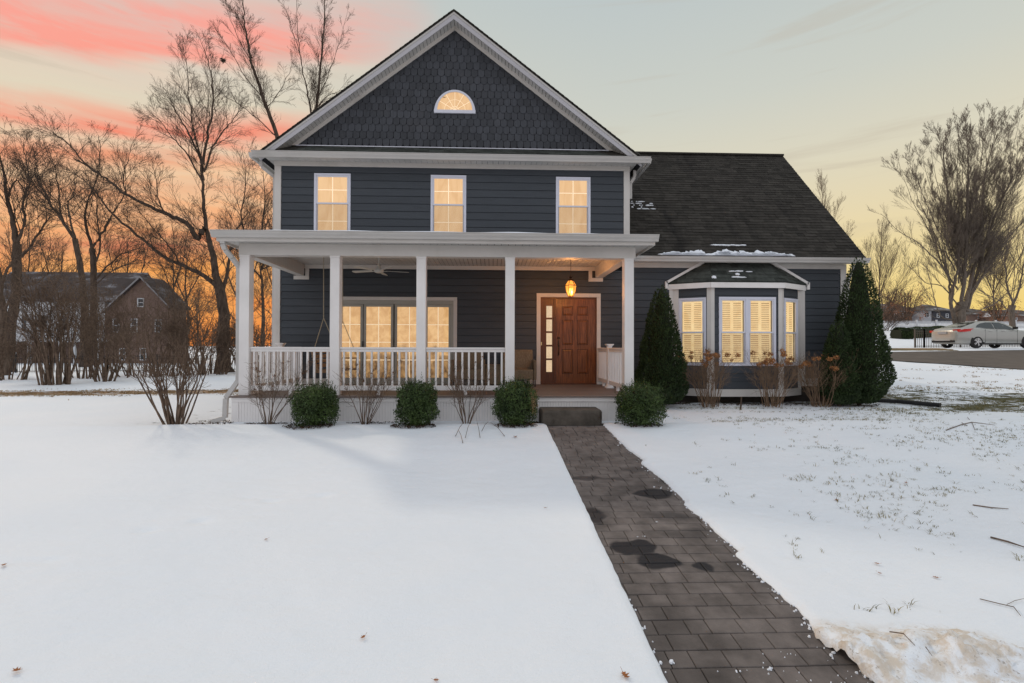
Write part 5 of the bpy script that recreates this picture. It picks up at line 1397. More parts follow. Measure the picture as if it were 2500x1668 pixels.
tree('bare_tree', 'bare tree with low forks right of the many stemmed tree', 'tree', 47, [([(2472, 800), (2472, 745)], .42, .36, 0), ([(2472, 745), (2460, 700), (2455, 640), (2462, 570), (2470, 500)], .22, .04, 1.3), ([(2472, 745), (2490, 700), (2500, 640), (2520, 560)], .24, .04, 1.3), ([(2472, 770), (2440, 735), (2410, 720), (2385, 700)], .12, .03, 1.1)], MAP, mat='barkmid', seed=22, Ls=3.2, dens=1.2)
tree('young_tree', 'small round crowned bare tree right of the house roof end', 'tree', 58, [([(2146, 800), (2147, 740), (2147, 680), (2150, 620), (2152, 570)], .17, .05, 1.3), ([(2147, 720), (2130, 670), (2122, 620)], .07, .02, 1.2), ([(2147, 720), (2175, 670), (2185, 620)], .07, .02, 1.2), ([(2147, 740), (2190, 700), (2215, 665)], .06, .02, 1.1), ([(2147, 740), (2115, 710), (2105, 680)], .06, .02, 1.0)], MAP, seed=23, Ls=3.0, dens=1.6)
tree('far_tree', 'pale bare tree top showing over the right wing roof edge', 'tree', 60, [([(2020, 820), (2015, 620), (2010, 520), (2005, 450)], .16, .04, 1.2), ([(2015, 600), (2035, 540), (2050, 500)], .08, .02, 1.0), ([(2018, 650), (2050, 600), (2075, 560)], .07, .02, 1.0)], MAP, mat='barklight', seed=24, Ls=2.6, dens=1.0)
tree('far_tree', 'bare tree at the right edge behind the forked one', 'tree', 66, [([(2425, 790), (2425, 700), (2430, 600)], .25, .1, 1.4), ([(2425, 720), (2400, 640), (2395, 560)], .12, .03, 1.2), ([(2425, 720), (2455, 640), (2470, 560)], .12, .03, 1.2)], MAP, seed=25, Ls=3.4, dens=1.3)
print('right trees', _t.time() - _T0)

def leafy_tree(px, py, d, pw, ph, label, seed):
    rnd = random.Random(seed); random.seed(seed); p = at(px, py, d); z = tz(p.x, p.y); root = empty('brown_leaved_tree', (p.x, p.y, z)); tag(root, label, 'tree', 'brown leaved trees beyond the picket fence')
    B = MB(); r = pw / FPX * d / 2; h = ph / FPX * d
    for i in range(9):
        a = rnd.uniform(0, 6.3); grow(B, Vector((p.x, p.y, z)), Vector((math.cos(a) * .55, math.sin(a) * .55, 1)), h * .8, .12, 2, dict(OAK, rmin=.015), rnd)
    B.build('branches', M['bark'], root)
    v, f = [], []
    for c in range(70):
        q = rv(); cc = Vector((q.x * r, q.y * r, h * .58 + q.z * h * .42)) * rnd.uniform(.5, 1)
        for i in range(26): leaf_quad(v, f, cc + rv() * rnd.uniform(0, r * .20), rv(), rnd.uniform(.05, .10), 0)
    b = MB(); b.v, b.f = v, f; link('clinging_leaves', b.mesh('clinging_leaves', M['brownleaf']), root)
leafy_tree(2150, 792, 72, 110, 120, 'reddish brown leaved tree nearest the house corner', 31)
leafy_tree(2215, 790, 76, 120, 105, 'reddish brown leaved tree before the far brick house', 32)
leafy_tree(2440, 780, 80, 110, 80, 'reddish brown leaved tree near the right edge behind the fence', 33)

# multi-stemmed lilacs
def shrub(name, px, py, d, stems, h, spread, label, cat, seed, C, mat='stem', r0=.018, base_r=.18, twig=.5, flowers=None, fl=0, group=None, z=None, dens=1.0, lean=0):
    rnd = random.Random(seed); random.seed(seed); p = at(px, py, d); gz = tz(p.x, p.y) if z is None else z
    root = empty(name, (p.x, p.y, gz)); tag(root, label, cat, group); B = MB(); tips = []
    for i in range(stems):
        a = rnd.uniform(0, 6.283); q = math.sqrt(rnd.random()); o_ = Vector((p.x + base_r * q * math.cos(a), p.y + base_r * q * math.sin(a), gz - .03))
        out = rnd.uniform(.15, 1) * spread
        dr = Vector((math.cos(a) * out + lean, math.sin(a) * out * .8, 1)); L = h * rnd.uniform(.72, 1.05) * math.sqrt(1 + out * out) * .92
        n = 7; pts = wander(o_, dr, L, n, C['wob'] * .55, C['trop'] * .5, rnd); rr = r0 * rnd.uniform(.6, 1.1); rad = [rr + (C['rmin'] - rr) * k / n for k in range(n + 1)]
        B.tube(pts, rad, 5); spawn(B, pts, rad, twig / C['ratio'], 1, C, rnd, k=dens, t0=.35); tips.append(pts[-1]); tips += [pts[-2].lerp(pts[-3], rnd.random())]
    B.build('branches', M[mat], root)
    if flowers:
        rnd.shuffle(tips)
        tips = sorted(tips, key=lambda t: -t.z)[:max(fl, 1) * 2]; rnd.shuffle(tips)
        for t in tips[:fl]:
            v, f = [], []; rad = flowers * rnd.uniform(.7, 1.15)
            for k in range(60 if flowers > .05 else 34):
                dd = rv(); leaf_quad(v, f, Vector((0, 0, 0)) + Vector((dd.x, dd.y, dd.z * .85)) * rad * rnd.uniform(.45, 1), dd + rv() * .6, rad * rnd.uniform(.16, .30), rnd.uniform(0, 6), .8)
            b = MB(); b.v, b.f = v, f; o = link('flower_head', b.mesh('flower_head', M['flower' if flowers > .05 else 'seed']), root); o.location = t - root.location
    return root
LIL = dict(seg=.16, wob=.15, trop=.06, n=[5, 5, 4, 3], lv=4, ratio=.55, ang=(22, 52), rmin=.0024)
shrub('lilac_bush', 430, 1035, 8.9, 26, 1.85, .58, 'bare vase shaped bush standing alone in the snow left of the porch', 'shrub', 41, LIL, r0=.020, base_r=.17, twig=.62, dens=1.25)
shrub('lilac_bush', 258, 925, 21, 14, 2.5, .55, 'small bare bush in front of the fence between the two larger clumps', 'shrub', 42, dict(LIL, rmin=.006, seg=.3), r0=.045, base_r=.35, twig=.9, dens=1.5)
shrub('lilac_bush', 135, 935, 19, 30, 4.4, .22, 'thick many stemmed bush clump rising left of the neighbour gable', 'shrub', 43, dict(LIL, rmin=.006, seg=.3), r0=.045, base_r=.50, twig=1.3, dens=1.35, lean=-.05)
shrub('thicket', 350, 905, 25, 44, 4.8, .6, 'tangled twiggy bush in front of the neighbour brick gable', 'shrub', 44, dict(LIL, rmin=.006, seg=.35), r0=.035, base_r=1.8, twig=1.4, dens=1.3)
shrub('thicket', 215, 912, 23.5, 26, 4.6, .5, 'tall twiggy bush in front of the white part of the neighbour house', 'shrub', 49, dict(LIL, rmin=.005, seg=.35), r0=.03, base_r=.9, twig=1.4, dens=1.2)
shrub('thicket', 500, 905, 27, 36, 3.4, .6, 'tangled twiggy bush at the foot of the big oak', 'shrub', 45, dict(LIL, rmin=.008, seg=.35), r0=.045, base_r=1.2, twig=1.2, dens=1.6)
shrub('thicket', 650, 900, 29, 30, 3.3, .5, 'twiggy bush seen through the left porch bay', 'shrub', 46, dict(LIL, rmin=.009, seg=.35), r0=.045, base_r=1.5, twig=1.2, dens=1.6)
shrub('thicket', 20, 915, 22, 20, 2.2, .6, 'low twiggy bush at the left picture edge by the iron fence', 'shrub', 47, dict(LIL, rmin=.006, seg=.3), r0=.035, base_r=.6, twig=1.0, dens=1.4)
shrub('thicket', 2150, 800, 52, 16, 2.0, 1.2, 'low twiggy bush in front of the white picket fence', 'shrub', 48, dict(LIL, rmin=.012, seg=.4), mat='bark', r0=.04, base_r=1.0, twig=1.4, dens=1.2)
HY = dict(seg=.10, wob=.17, trop=.10, n=[4, 5, 4, 3], lv=3, ratio=.6, ang=(25, 55), rmin=.0017)
G2 = 'bare hydrangeas along the front'
for (px, x, lb, sd, st, sp) in ((655, 0, 'bare hydrangea with small seed heads nearest the left porch corner', 51, 13, .75), (890, 0, 'bare hydrangea with small seed heads between the first two boxwoods', 52, 13, .62), (1138, 0, 'bare hydrangea with fallen twigs below it, between the second and third boxwoods', 53, 13, .60)):
    shrub('hydrangea', px, 1037 if px < 700 else 1033, 8.85, st, 1.22, sp, lb, 'shrub', sd, HY, mat='stem', r0=.010, base_r=.07, twig=.34, flowers=.034, fl=16, group=G2, z=.02, dens=2.5)
for (px, lb, sd) in ((1732, 'brown headed hydrangea under the left end of the bay window', 61), (1885, 'brown headed hydrangea under the right end of the bay window', 62), (2005, 'brown headed hydrangea between the bay window and the corner evergreens', 63)):
    shrub('hydrangea', px, 990, 10.95, 40, 1.36 if sd < 63 else 1.22, .46 if sd < 63 else .62, lb, 'shrub', sd, HY, mat='hydstem', r0=.008, base_r=.20, twig=.42, flowers=.072, fl=20, group=G2, z=.10, dens=1.7)
print('shrubs', _t.time() - _T0)

# ================================================================== THINGS FURTHER OFF
# neighbour house on the left
M['brick'] = bpy.data.materials.new('red brown brick wall'); M['brick'].use_nodes = True
t = NT(M['brick'].node_tree); bk = t.add('ShaderNodeTexBrick'); bk.inputs['Scale'].default_value = 1.0
bk.inputs['Color1'].default_value = (.14, .082, .066, 1); bk.inputs['Color2'].default_value = (.19, .115, .09, 1); bk.inputs['Mortar'].default_value = (.20, .16, .13, 1)  # brick tones lightened and warmed to stand for haze
bk.inputs['Brick Width'].default_value = .24; bk.inputs['Row Height'].default_value = .08; bk.inputs['Mortar Size'].default_value = .008
g_ = t.add('ShaderNodeNewGeometry'); sx = t.add('ShaderNodeSeparateXYZ'); cx_ = t.add('ShaderNodeCombineXYZ'); t.link(g_.outputs['Position'], sx.inputs[0])
t.link(t.math('ADD', sx.outputs[0], sx.outputs[1]), cx_.inputs[0]); t.link(sx.outputs[2], cx_.inputs[1]); t.link(cx_.outputs[0], bk.inputs['Vector'])
t.link(bk.outputs['Color'], t.n['Principled BSDF'].inputs['Base Color']); t.n['Principled BSDF'].inputs['Roughness'].default_value = .85
M['whitewall'] = pbr('white lap siding far', (.55, .56, .58), .6, .05, 1)
M['darkglass'] = pbr('dark window glass', (.02, .025, .03), .08, spec=.6)
M['barge'] = pbr('dull grey bargeboard', (.26, .25, .26), .7)
M['nroof'] = pbr('dark brown neighbour roof', (.060, .046, .044), .9, .3, .8, dirt=((.35, .36, .40), .7, (.5, .5, 1.6)))
M['farroof'] = pbr('grey brown far roof', (.075, .062, .055), .9, .25, .8, dirt=((.6, .62, .66), .8, (.35, .35, 1.2)))

def far_window(root, x0, x1, z0, z1, y, axis='y'):
    b = MB(); frame_ring(b, x0, x1, z0, z1, .09, y - .06, y - .001); w_ = b.build('window', M['whitewall'], root)
    b = MB(); b.box(x0 + .09, x1 - .09, y - .03, y - .02, z0 + .09, z1 - .09); b.build('pane', M['darkglass'], w_)
    b = MB(); b.box(x0 + .09, x1 - .09, y - .05, y - .035, (z0 + z1) / 2 - .03, (z0 + z1) / 2 + .03); b.build('muntin', M['whitewall'], w_)
D1 = 50; g0 = at(255, 890, D1); g1 = at(408, 890, D1); pk = at(349, 674, D1); y0 = pk.y; zb = tz(g0.x, y0) - .3
nb = empty('neighbour_house', (g0.x, y0, zb)); tag(nb, 'far red brick house with snowy gable and white left part, behind the left trees', 'house')
el = at(262, 758, D1); er = at(412, 745, D1)
b = MB(); b.prism([(g0.x, y0, zb), (g1.x, y0, zb), (g1.x, y0, er.z - .2), (pk.x, y0, pk.z - .2), (g0.x, y0, el.z - .2)], (0, 3, 0)); b.build('wall', M['brick'], nb)
b = MB()
for (e, s) in ((el, -1), (er, 1)):
    b.prism([(pk.x, y0 - .4, pk.z), (e.x + s * .25, y0 - .4, e.z - .1), (e.x + s * .25, y0 - .4, e.z - .3), (pk.x, y0 - .4, pk.z - .22)], (0, 3.6, 0))
b.build('roof', M['nroof'], nb)
b = MB()
for (e, s) in ((el, -1), (er, 1)):
    b.prism([(pk.x, y0 - .45, pk.z - .05), (e.x + s * .3, y0 - .45, e.z - .15), (e.x + s * .3, y0 - .45, e.z - .33), (pk.x, y0 - .45, pk.z - .23)], (0, .05, 0))
b.build('bargeboard', M['barge'], nb)
for (px, ya, yb2) in ((284, 778, 812), (328, 778, 812), (387, 780, 812), (344, 728, 750), (300, 850, 880), (350, 850, 880)):
    a = at(px - 8, ya, D1); c = at(px + 8, yb2, D1); far_window(nb, a.x, c.x, c.z, a.z, y0)
w0 = at(-60, 830, D1 + 1); w1 = at(256, 735, D1 + 1); y1 = w0.y
b = MB(); b.box(w0.x, w1.x, y1, y1 + 8, zb, w1.z); b.build('wall', M['whitewall'], nb)
rg = at(110, 664, D1 + 5); 
b = MB(); b.prism([(w0.x - .4, y1 - .6, w1.z - .1), (w0.x - .4, y1 + 4, rg.z), (w0.x - .4, y1 + 8.6, w1.z - .1)], (pk.x - w0.x - 2.6, 0, 0)); b.build('roof', M['nroof'], nb)
for k, px in enumerate((20, 60, 110, 160, 205)):
    a = at(px - 8, 770, D1 + 1); c = at(px + 8, 812, D1 + 1); far_window(nb, a.x, c.x, c.z, a.z, y1)
pr0 = at(-60, 836, D1 - 1); pr1 = at(250, 828, D1 - 1)
b = MB(); b.box(pr0.x, pr1.x, y1 - 2.2, y1, pr1.z - .28, pr1.z); b.build('porch_roof', M['whitewall'], nb)
b = MB(); b.box(w0.x, w1.x, y1 - .02, y1 - .01, zb, pr1.z - .3); b.build('brick_base', M['brick'], nb)
for px in (-20, 38, 74, 150, 185, 240):
    a = at(px, 850, D1 - 1.2); b = MB(); b.box(a.x - .1, a.x + .1, a.y - .2, a.y, zb, pr1.z - .29); b.build('porch_post', M['whitewall'], nb)
ax = at(210, 790, D1); b = MB(); b.box(at(128, 0, D1).x, at(250, 0, D1).x, y1 - 2.25, y1 - 2.2, at(150, 826, D1).z, at(150, 806, D1).z); b.build('balcony_rail', M['whitewall'], nb)
# chimney-less small far house behind at the far left is hidden by trees

def iron_fence(name, pts, h, label, post_every=2.4, mat='black', picket=.10, rails=(.08, .82, .95), r=.009, pr=.03):
    root = empty(name, pts[0]); tag(root, label, 'fence'); B = MB()
    pts = [Vector(p) for p in pts]
    tot = 0
    for p, q in zip(pts, pts[1:]):
        L = (q - p).length; n = max(1, int(L / picket))
        for i in range(n):
            m = p.lerp(q, (i + .5) / n); m.z = tz(m.x, m.y); B.bar(m, m + Vector((0, 0, h)), r * 2, r * 2)
        for k in rails:
            b = MB(); a_, c_ = p.copy(), q.copy(); a_.z = tz(p.x, p.y) + h * k; c_.z = tz(q.x, q.y) + h * k; b.bar(a_, c_, .025, .03); b.build('rail', M[mat], root)
        m_ = max(1, int(round(L / post_every)))
        for i in range(m_ + 1):
            m = p.lerp(q, i / m_); m.z = tz(m.x, m.y) - .1; b = MB(); b.bar(m, m + Vector((0, 0, h + .18)), pr * 2, pr * 2); b.build('post', M[mat], root)
    o = B.build('pickets', M[mat], root); o['kind'] = 'stuff'; return root
fa, fb_ = at(-80, 905, 28.6), at(262, 905, 30); fc = at(700, 905, 34)
for p in (fa, fb_, fc): p.z = tz(p.x, p.y)
iron_fence('iron_fence', [fa, fb_, fc], 1.0, 'low black iron picket fence running behind the left bushes')
M['fencegrey'] = pbr('dull brown metal fence', (.10, .085, .07), .5, metal=.2)
# the fence panel beside the car
pA = at(2234, 855, 27.4); pA.z = tz(pA.x, pA.y); pB = at(2600, 850, 28.3); pB.z = tz(pB.x, pB.y)
iron_fence('iron_fence', [pA, Vector((pA.x + .60, pA.y + .05, pA.z)), pB], 1.0, 'low brown metal fence panel behind the rear of the silver sedan', 2.6, 'fencegrey', .11)

# white picket fence up the hill
def picket_fence(p, q, h, label):
    root = empty('picket_fence', p); tag(root, label, 'fence'); B = MB(); L = (q - p).length; n = int(L / .17); d = (q - p).normalized(); nn = Vector((d.y, -d.x, 0))
    for i in range(n):
        m = p + d * (i * .17); m.z = tz(m.x, m.y); a = m - d * .045; c = m + d * .045
        B.prism([a + Vector((0, 0, .05)), c + Vector((0, 0, .05)), c + Vector((0, 0, h - .08)), m + Vector((0, 0, h)), a + Vector((0, 0, h - .08))], nn * .02)
    o = B.build('pickets', M['whitewall'], root); o['kind'] = 'stuff'
    m_ = int(L / 2.6)
    for i in range(m_ + 1):
        c = p + d * (L * i / m_); c.z = tz(c.x, c.y); b = MB(); b.bar(c + nn * .1, c + nn * .1 + Vector((0, 0, h + .12)), .16, .16); b.build('post', M['whitewall'], root)
        if i < m_:
            e = p + d * (L * (i + 1) / m_); e.z = tz(e.x, e.y)
            for k in (.25, .78): b = MB(); b.bar(c + Vector((0, 0, h * k)) - nn * .03, e + Vector((0, 0, h * k)) - nn * .03, .04, .09); b.build('rail', M['whitewall'], root)
p0, p1 = at(2090, 800, 60), at(2620, 795, 60)
picket_fence(p0, p1, .98, 'long white picket fence across the slope beyond the driveway')

# hedge
def hedge(px0, py0, px1, py1, d0, d1, h, label, seed, wdt=1.2):
    random.seed(seed); p, q = at(px0, py0, d0), at(px1, py1, d1); v, f = [], []; root = empty('hedge', (p.x, p.y, tz(p.x, p.y))); tag(root, label, 'hedge', 'clipped hedges above the driveway')
    n = 5200
    for i in range(n):
        t = random.random(); c = p.lerp(q, t); c.z = tz(c.x, c.y); a = random.uniform(-.15, math.pi + .15); k = 1 + .10 * mn.noise(Vector((t * 8, a, seed)))
        off = Vector((0, math.cos(a) * wdt / 2 * k, (max(0, math.sin(a)) ** .6) * h * k)); leaf_quad(v, f, c + off, off + rv() * .7, random.uniform(.035, .07), random.uniform(0, 6))
    b = MB(); b.v, b.f = v, f; b.build('foliage', M['hedge'], root)
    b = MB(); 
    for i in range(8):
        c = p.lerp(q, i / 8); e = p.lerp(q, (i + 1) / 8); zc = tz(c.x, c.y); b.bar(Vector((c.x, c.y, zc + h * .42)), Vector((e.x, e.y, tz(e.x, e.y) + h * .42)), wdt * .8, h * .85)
    b.build('dark_core', M['darkcore'], root)
hedge(2188, 829, 2213, 829, 36.5, 36.5, .82, 'short clipped green hedge block left of the long one', 71)
hedge(2218, 826, 2345, 812, 37.5, 43, .85, 'long clipped green hedge running uphill behind the sedan', 72)

# far houses on the right
def far_house(px0, px1, pyb, pyw, pyr, d, label, mat, wins, deep=8, over=.5, hip=2.0):
    a, c = at(px0, pyb, d), at(px1, pyb, d); zt_ = at(px0, pyw, d).z; zr_ = at((px0 + px1) / 2, pyr, d + deep / 2).z; z0_ = min(tz(a.x, a.y), tz(c.x, c.y)) - .5
    root = empty('far_house', (a.x, a.y, z0_)); tag(root, label, 'house')
    b = MB(); b.box(a.x, c.x, a.y, a.y + deep, z0_, zt_); b.build('wall', mat, root)
    b = MB(); X0, X1, Y0, Y1 = a.x - over, c.x + over, a.y - over, a.y + deep + over
    b.poly([(X0, Y0, zt_), (X1, Y0, zt_), (X1, Y1, zt_), (X0, Y1, zt_), (X0 + hip, (Y0 + Y1) / 2, zr_), (X1 - hip, (Y0 + Y1) / 2, zr_)], [(0, 1, 5, 4), (1, 2, 5), (2, 3, 4, 5), (3, 0, 4), (3, 2, 1, 0)])
    b.build('roof', M['farroof'], root)
    for (wx, wy0, wy1) in wins:
        p = at(wx - 3.5, wy0, d); q = at(wx + 3.5, wy1, d); far_window(root, p.x, q.x, q.z, p.z, a.y)
    return root
far_house(2125, 2247, 783, 762, 742, 88, 'far low red brick house left of the many stemmed tree', M['brick'], [(2186, 766, 777), (2202, 765, 776), (2230, 765, 777)])
far_house(2250, 2274, 783, 759, 752, 86, 'far white bay fronted house part beside the brick one', pbr('dull white far wall', (.34, .34, .36), .7), [(2259, 763, 775), (2265, 763, 775)], deep=5, hip=.5)
far_house(2278, 2330, 783, 760, 744, 90, 'far dark house with an open porch behind the many stemmed tree', pbr('dark porch wall', (.05, .05, .06), .8), [(2290, 766, 776), (2312, 766, 776)])
far_house(2362, 2440, 781, 768, 754, 95, 'far house with blue grey snowy roof right of the many stemmed tree', M['brick'], [(2390, 771, 778)])
far_house(2455, 2560, 785, 772, 757, 90, 'far brick house at the right edge', M['brick'], [(2480, 775, 782)])

# drain pipe on the grass
b = MB(); P_ = [ground_at(x, y) + Vector((0, 0, .06)) for x, y in ((2140, 984), (2190, 986), (2240, 991), (2296, 996))]; fine = []
for i in range(len(P_) - 1):
    for j in range(26): fine.append(P_[i].lerp(P_[i + 1], j / 26))
fine.append(P_[-1]); b.tube(fine, [.048 if i % 2 else .055 for i in range(len(fine))], 10)
pp = b.build('drain_pipe', M['pipe']); tag(pp, 'black corrugated drain pipe lying on the grass right of the evergreens', 'pipe')

# ------------------------------------------------------------------ silver sedan
def sedan(x, y, z, label):
    """x,y,z: the near rear wheel's centre footprint; the car points to +X, near side toward -Y"""
    root = empty('sedan', (x, y, z)); tag(root, label, 'car')
    paint = pbr('silver beige metallic paint', (.40, .395, .365), .28, .03, 1.5, metal=.25, spec=.6)
    glass = pbr('tinted car glass', (.025, .035, .035), .06, spec=.7)
    # stations: X, bottom z, rocker half-width, shoulder z, shoulder half-width, top z, top half-width ; rear axle at X=0
    half = .91; cy = half - .10
    S = [(-1.04, .46, .40, .76, .46, .86, .40), (-1.02, .36, .60, .79, .64, .94, .54), (-.96, .29, .72, .82, .75, 1.01, .62), (-.84, .25, .81, .85, .83, 1.06, .68), (-.70, .23, .87, .88, .88, 1.085, .72), (-.55, .22, .89, .90, .90, 1.10, .74), (-.38, .22, .90, .91, .91, 1.11, .75),
         (0.0, .22, .91, .93, .915, 1.12, .76), (.5, .20, .91, .92, .915, 1.06, .80), (1.2, .19, .91, .90, .915, 1.00, .84), (2.0, .19, .91, .88, .915, .98, .84), (2.45, .20, .91, .86, .91, .98, .82), (2.8, .22, .91, .84, .90, .95, .78), (3.2, .22, .89, .80, .87, .88, .70), (3.6, .26, .80, .72, .78, .78, .60), (3.80, .34, .66, .62, .64, .66, .50)]
    b = MB(); rings = []
    for (X, zb_, wb, zs_, ws, zt_, wt) in S:
        zm = (zb_ + zs_) / 2
        pr_ = [(-wb * .92, zb_), (-wb, zb_ + .06), (-ws * 1.0, zm), (-ws, zs_), (-ws * .965, zs_ + (zt_ - zs_) * .5), (-wt, zt_ - .01), (-wt * .5, zt_ + .012), (0, zt_ + .018)]
        pr_ = pr_ + [(-a, c) for a, c in reversed(pr_[:-1])]
        rings.append([(x + X, y + cy + a, z + c) for a, c in pr_])
    n = len(rings[0])
    for r_ in rings: b.v += r_
    for i in range(len(rings) - 1):
        for k in range(n - 1): b.f.append((i * n + k, (i + 1) * n + k, (i + 1) * n + k + 1, i * n + k + 1))
        b.f.append((i * n + n - 1, (i + 1) * n + n - 1, (i + 1) * n, i * n))
    b.f.append(tuple(range(n))); b.f.append(tuple((len(rings) - 1) * n + k for k in range(n))[::-1])
    body = b.build('body', paint, root, smooth=True)
    # cabin
    Cn = [(-.62, 1.09, .70, 1.10, .68), (-.15, 1.10, .76, 1.26, .62), (.35, 1.06, .80, 1.405, .56), (.75, 1.02, .82, 1.455, .55), (1.2, 1.0, .83, 1.46, .55), (1.6, .99, .83, 1.42, .56), (2.0, .98, .82, 1.28, .60), (2.45, .97, .76, 1.02, .70)]
    b = MB(); rings = []
    for (X, z0_, w0_, z1_, w1_) in Cn:
        rings.append([(x + X, y + cy + a, z + c) for a, c in [(-w0_, z0_ - .03), (-(w0_ * .55 + w1_ * .45), (z0_ + z1_) / 2), (-w1_, z1_ - .015), (-w1_ * .6, z1_ + .012), (w1_ * .6, z1_ + .012), (w1_, z1_ - .015), ((w0_ * .55 + w1_ * .45), (z0_ + z1_) / 2), (w0_, z0_ - .03)]])
    n = 8
    for r_ in rings: b.v += r_
    for i in range(len(rings) - 1):
        for k in range(n - 1): b.f.append((i * n + k, (i + 1) * n + k, (i + 1) * n + k + 1, i * n + k + 1))
    b.build('roof', paint, root, smooth=True)
    def sidepatch(name, pts, mat, off=.012, par=root):
        """polygon on the near side: pts (X, z); depth follows the cabin side"""
        def wy(X, Z):
            for (a, c) in zip(Cn, Cn[1:]):
                if a[0] <= X <= c[0]:
                    t = (X - a[0]) / (c[0] - a[0]); z0_, w0_, z1_, w1_ = [a[i] + (c[i] - a[i]) * t for i in (1, 2, 3, 4)]
                    s = min(1, max(0, (Z - z0_) / max(.05, z1_ - z0_))); return w0_ + (w1_ - w0_) * s * .93
            return .75
        b = MB(); A = [(x + X, y + cy - wy(X, Z) - off, z + Z) for X, Z in pts]; b.prism(A, (0, .02, 0)); return b.build(name, mat, par)
    belt = lambda X: 1.075 - .05 * max(0, X) / 2
    sidepatch('side_window', [(.04, 1.10), (1.02, 1.045), (1.02, 1.385), (.72, 1.385), (.42, 1.33), (.20, 1.24)], glass)
    sidepatch('side_window', [(1.08, 1.043), (2.12, 1.0), (1.98, 1.13), (1.75, 1.27), (1.45, 1.375), (1.08, 1.388)], glass)
    sidepatch('window_trim', [(.0, 1.085), (2.2, .985), (2.2, .998), (.0, 1.100)], pbr('chrome', (.5, .5, .5), .2, metal=.9), .02)
    # rear window
    b = MB(); b.poly([(x - .60, y + cy - .60, z + 1.125), (x - .60, y + cy + .60, z + 1.125), (x + .28, y + cy + .50, z + 1.408), (x + .28, y + cy - .50, z + 1.408)], [(0, 3, 2, 1)]); b.build('rear_window', glass, root)
    # lamps
    red = pbr('red lamp glass', (.42, .012, .01), .12, spec=.7); red.node_tree.nodes['Principled BSDF'].inputs['Emission Color'].default_value = (.8, .02, .01, 1); red.node_tree.nodes['Principled BSDF'].inputs['Emission Strength'].default_value = .12
    b = MB(); yn = y + cy - .905
    b.prism([(x - .92, yn + .03, z + .87), (x - .93, yn + .03, z + .95), (x - .70, yn - .0, z + 1.02), (x - .20, yn - .01, z + 1.05), (x - .36, yn - .01, z + .985), (x - .38, yn - .01, z + .90), (x - .70, yn, z + .87)], (0, .05, 0)); b.build('tail_light', red, root)
    b = MB(); b.prism([(x - .93, yn + .34, z + .86), (x - .99, yn + .34, z + 1.0), (x - .86, yn + .05, z + 1.02), (x - .86, yn + .05, z + .88)], (-.05, 0, 0)); b.build('tail_light', red, root)
    b = MB(); b.prism([(x - .93, yn + 1.48, z + .86), (x - 1.0, yn + 1.48, z + .97), (x - .92, yn + 1.78, z + .99), (x - .93, yn + 1.78, z + .87)], (-.03, 0, 0)); b.build('tail_light', red, root)
    b = MB(); b.prism([(x - 1.062, y + cy - .26, z + .76), (x - 1.062, y + cy + .26, z + .76), (x - 1.062, y + cy + .26, z + .90), (x - 1.062, y + cy - .26, z + .90)], (-.012, 0, 0)); b.build('number_plate', pbr('grey blank plate', (.35, .35, .36), .5), root)
    b = MB(); b.prism([(x - 1.064, y + cy - .66, z + .42), (x - 1.064, y + cy + .66, z + .42), (x - 1.05, y + cy + .66, z + .30), (x - 1.05, y + cy - .66, z + .30)], (.05, 0, 0)); b.build('rear_diffuser', M['black'], root)
    b = MB(); b.bar((x - 1.07, y + cy - .45, z + .43), (x - 1.07, y + cy + .45, z + .43), .02, .03); b.build('bumper_strip', pbr('pale trim', (.6, .6, .58), .3), root)
    # door seams, handles, mirror
    b = MB()
    for X in (.42, 1.05, 2.18): b.box(x + X - .005, x + X + .005, yn - .012, yn, z + .28, z + 1.0)
    b.build('door_seam', M['black'], root)
    for X in (.60, 1.30): b = MB(); b.box(x + X, x + X + .20, yn - .03, yn + .0, z + .90, z + .93); b.build('door_handle', pbr('handle chrome', (.6, .6, .58), .2, metal=.6), root, bevel=.006)
    b = MB(); b.box(x + 1.96, x + 2.12, yn - .12, yn + .06, z + 1.02, z + 1.15); b.build('mirror', M['black'], root, bevel=.03)
    # wheels
    arch = MB()
    for X in (0, 2.78):
        pts = [(x + X + .385 * math.cos(math.pi * k / 16), yn - .006, z + .335 + .385 * math.sin(math.pi * k / 16)) for k in range(17)]; pts = [(x + X + .385, yn - .006, z + .2)] + pts + [(x + X - .385, yn - .006, z + .2)]
        arch.prism(pts, (0, .02, 0))
    arch.build('wheel_arch', M['black'], root)
    b = MB(); b.prism([(x + .4, yn - .008, z + .19), (x + 2.4, yn - .008, z + .19), (x + 2.4, yn - .008, z + .27), (x + .4, yn - .008, z + .27)], (0, .02, 0)); b.build('sill', M['black'], root)
    tyre = pbr('tyre rubber', (.022, .02, .02), .8); rim = pbr('alloy', (.55, .55, .55), .25, metal=.7); hub = pbr('black rim pocket', (.02, .02, .02), .5)
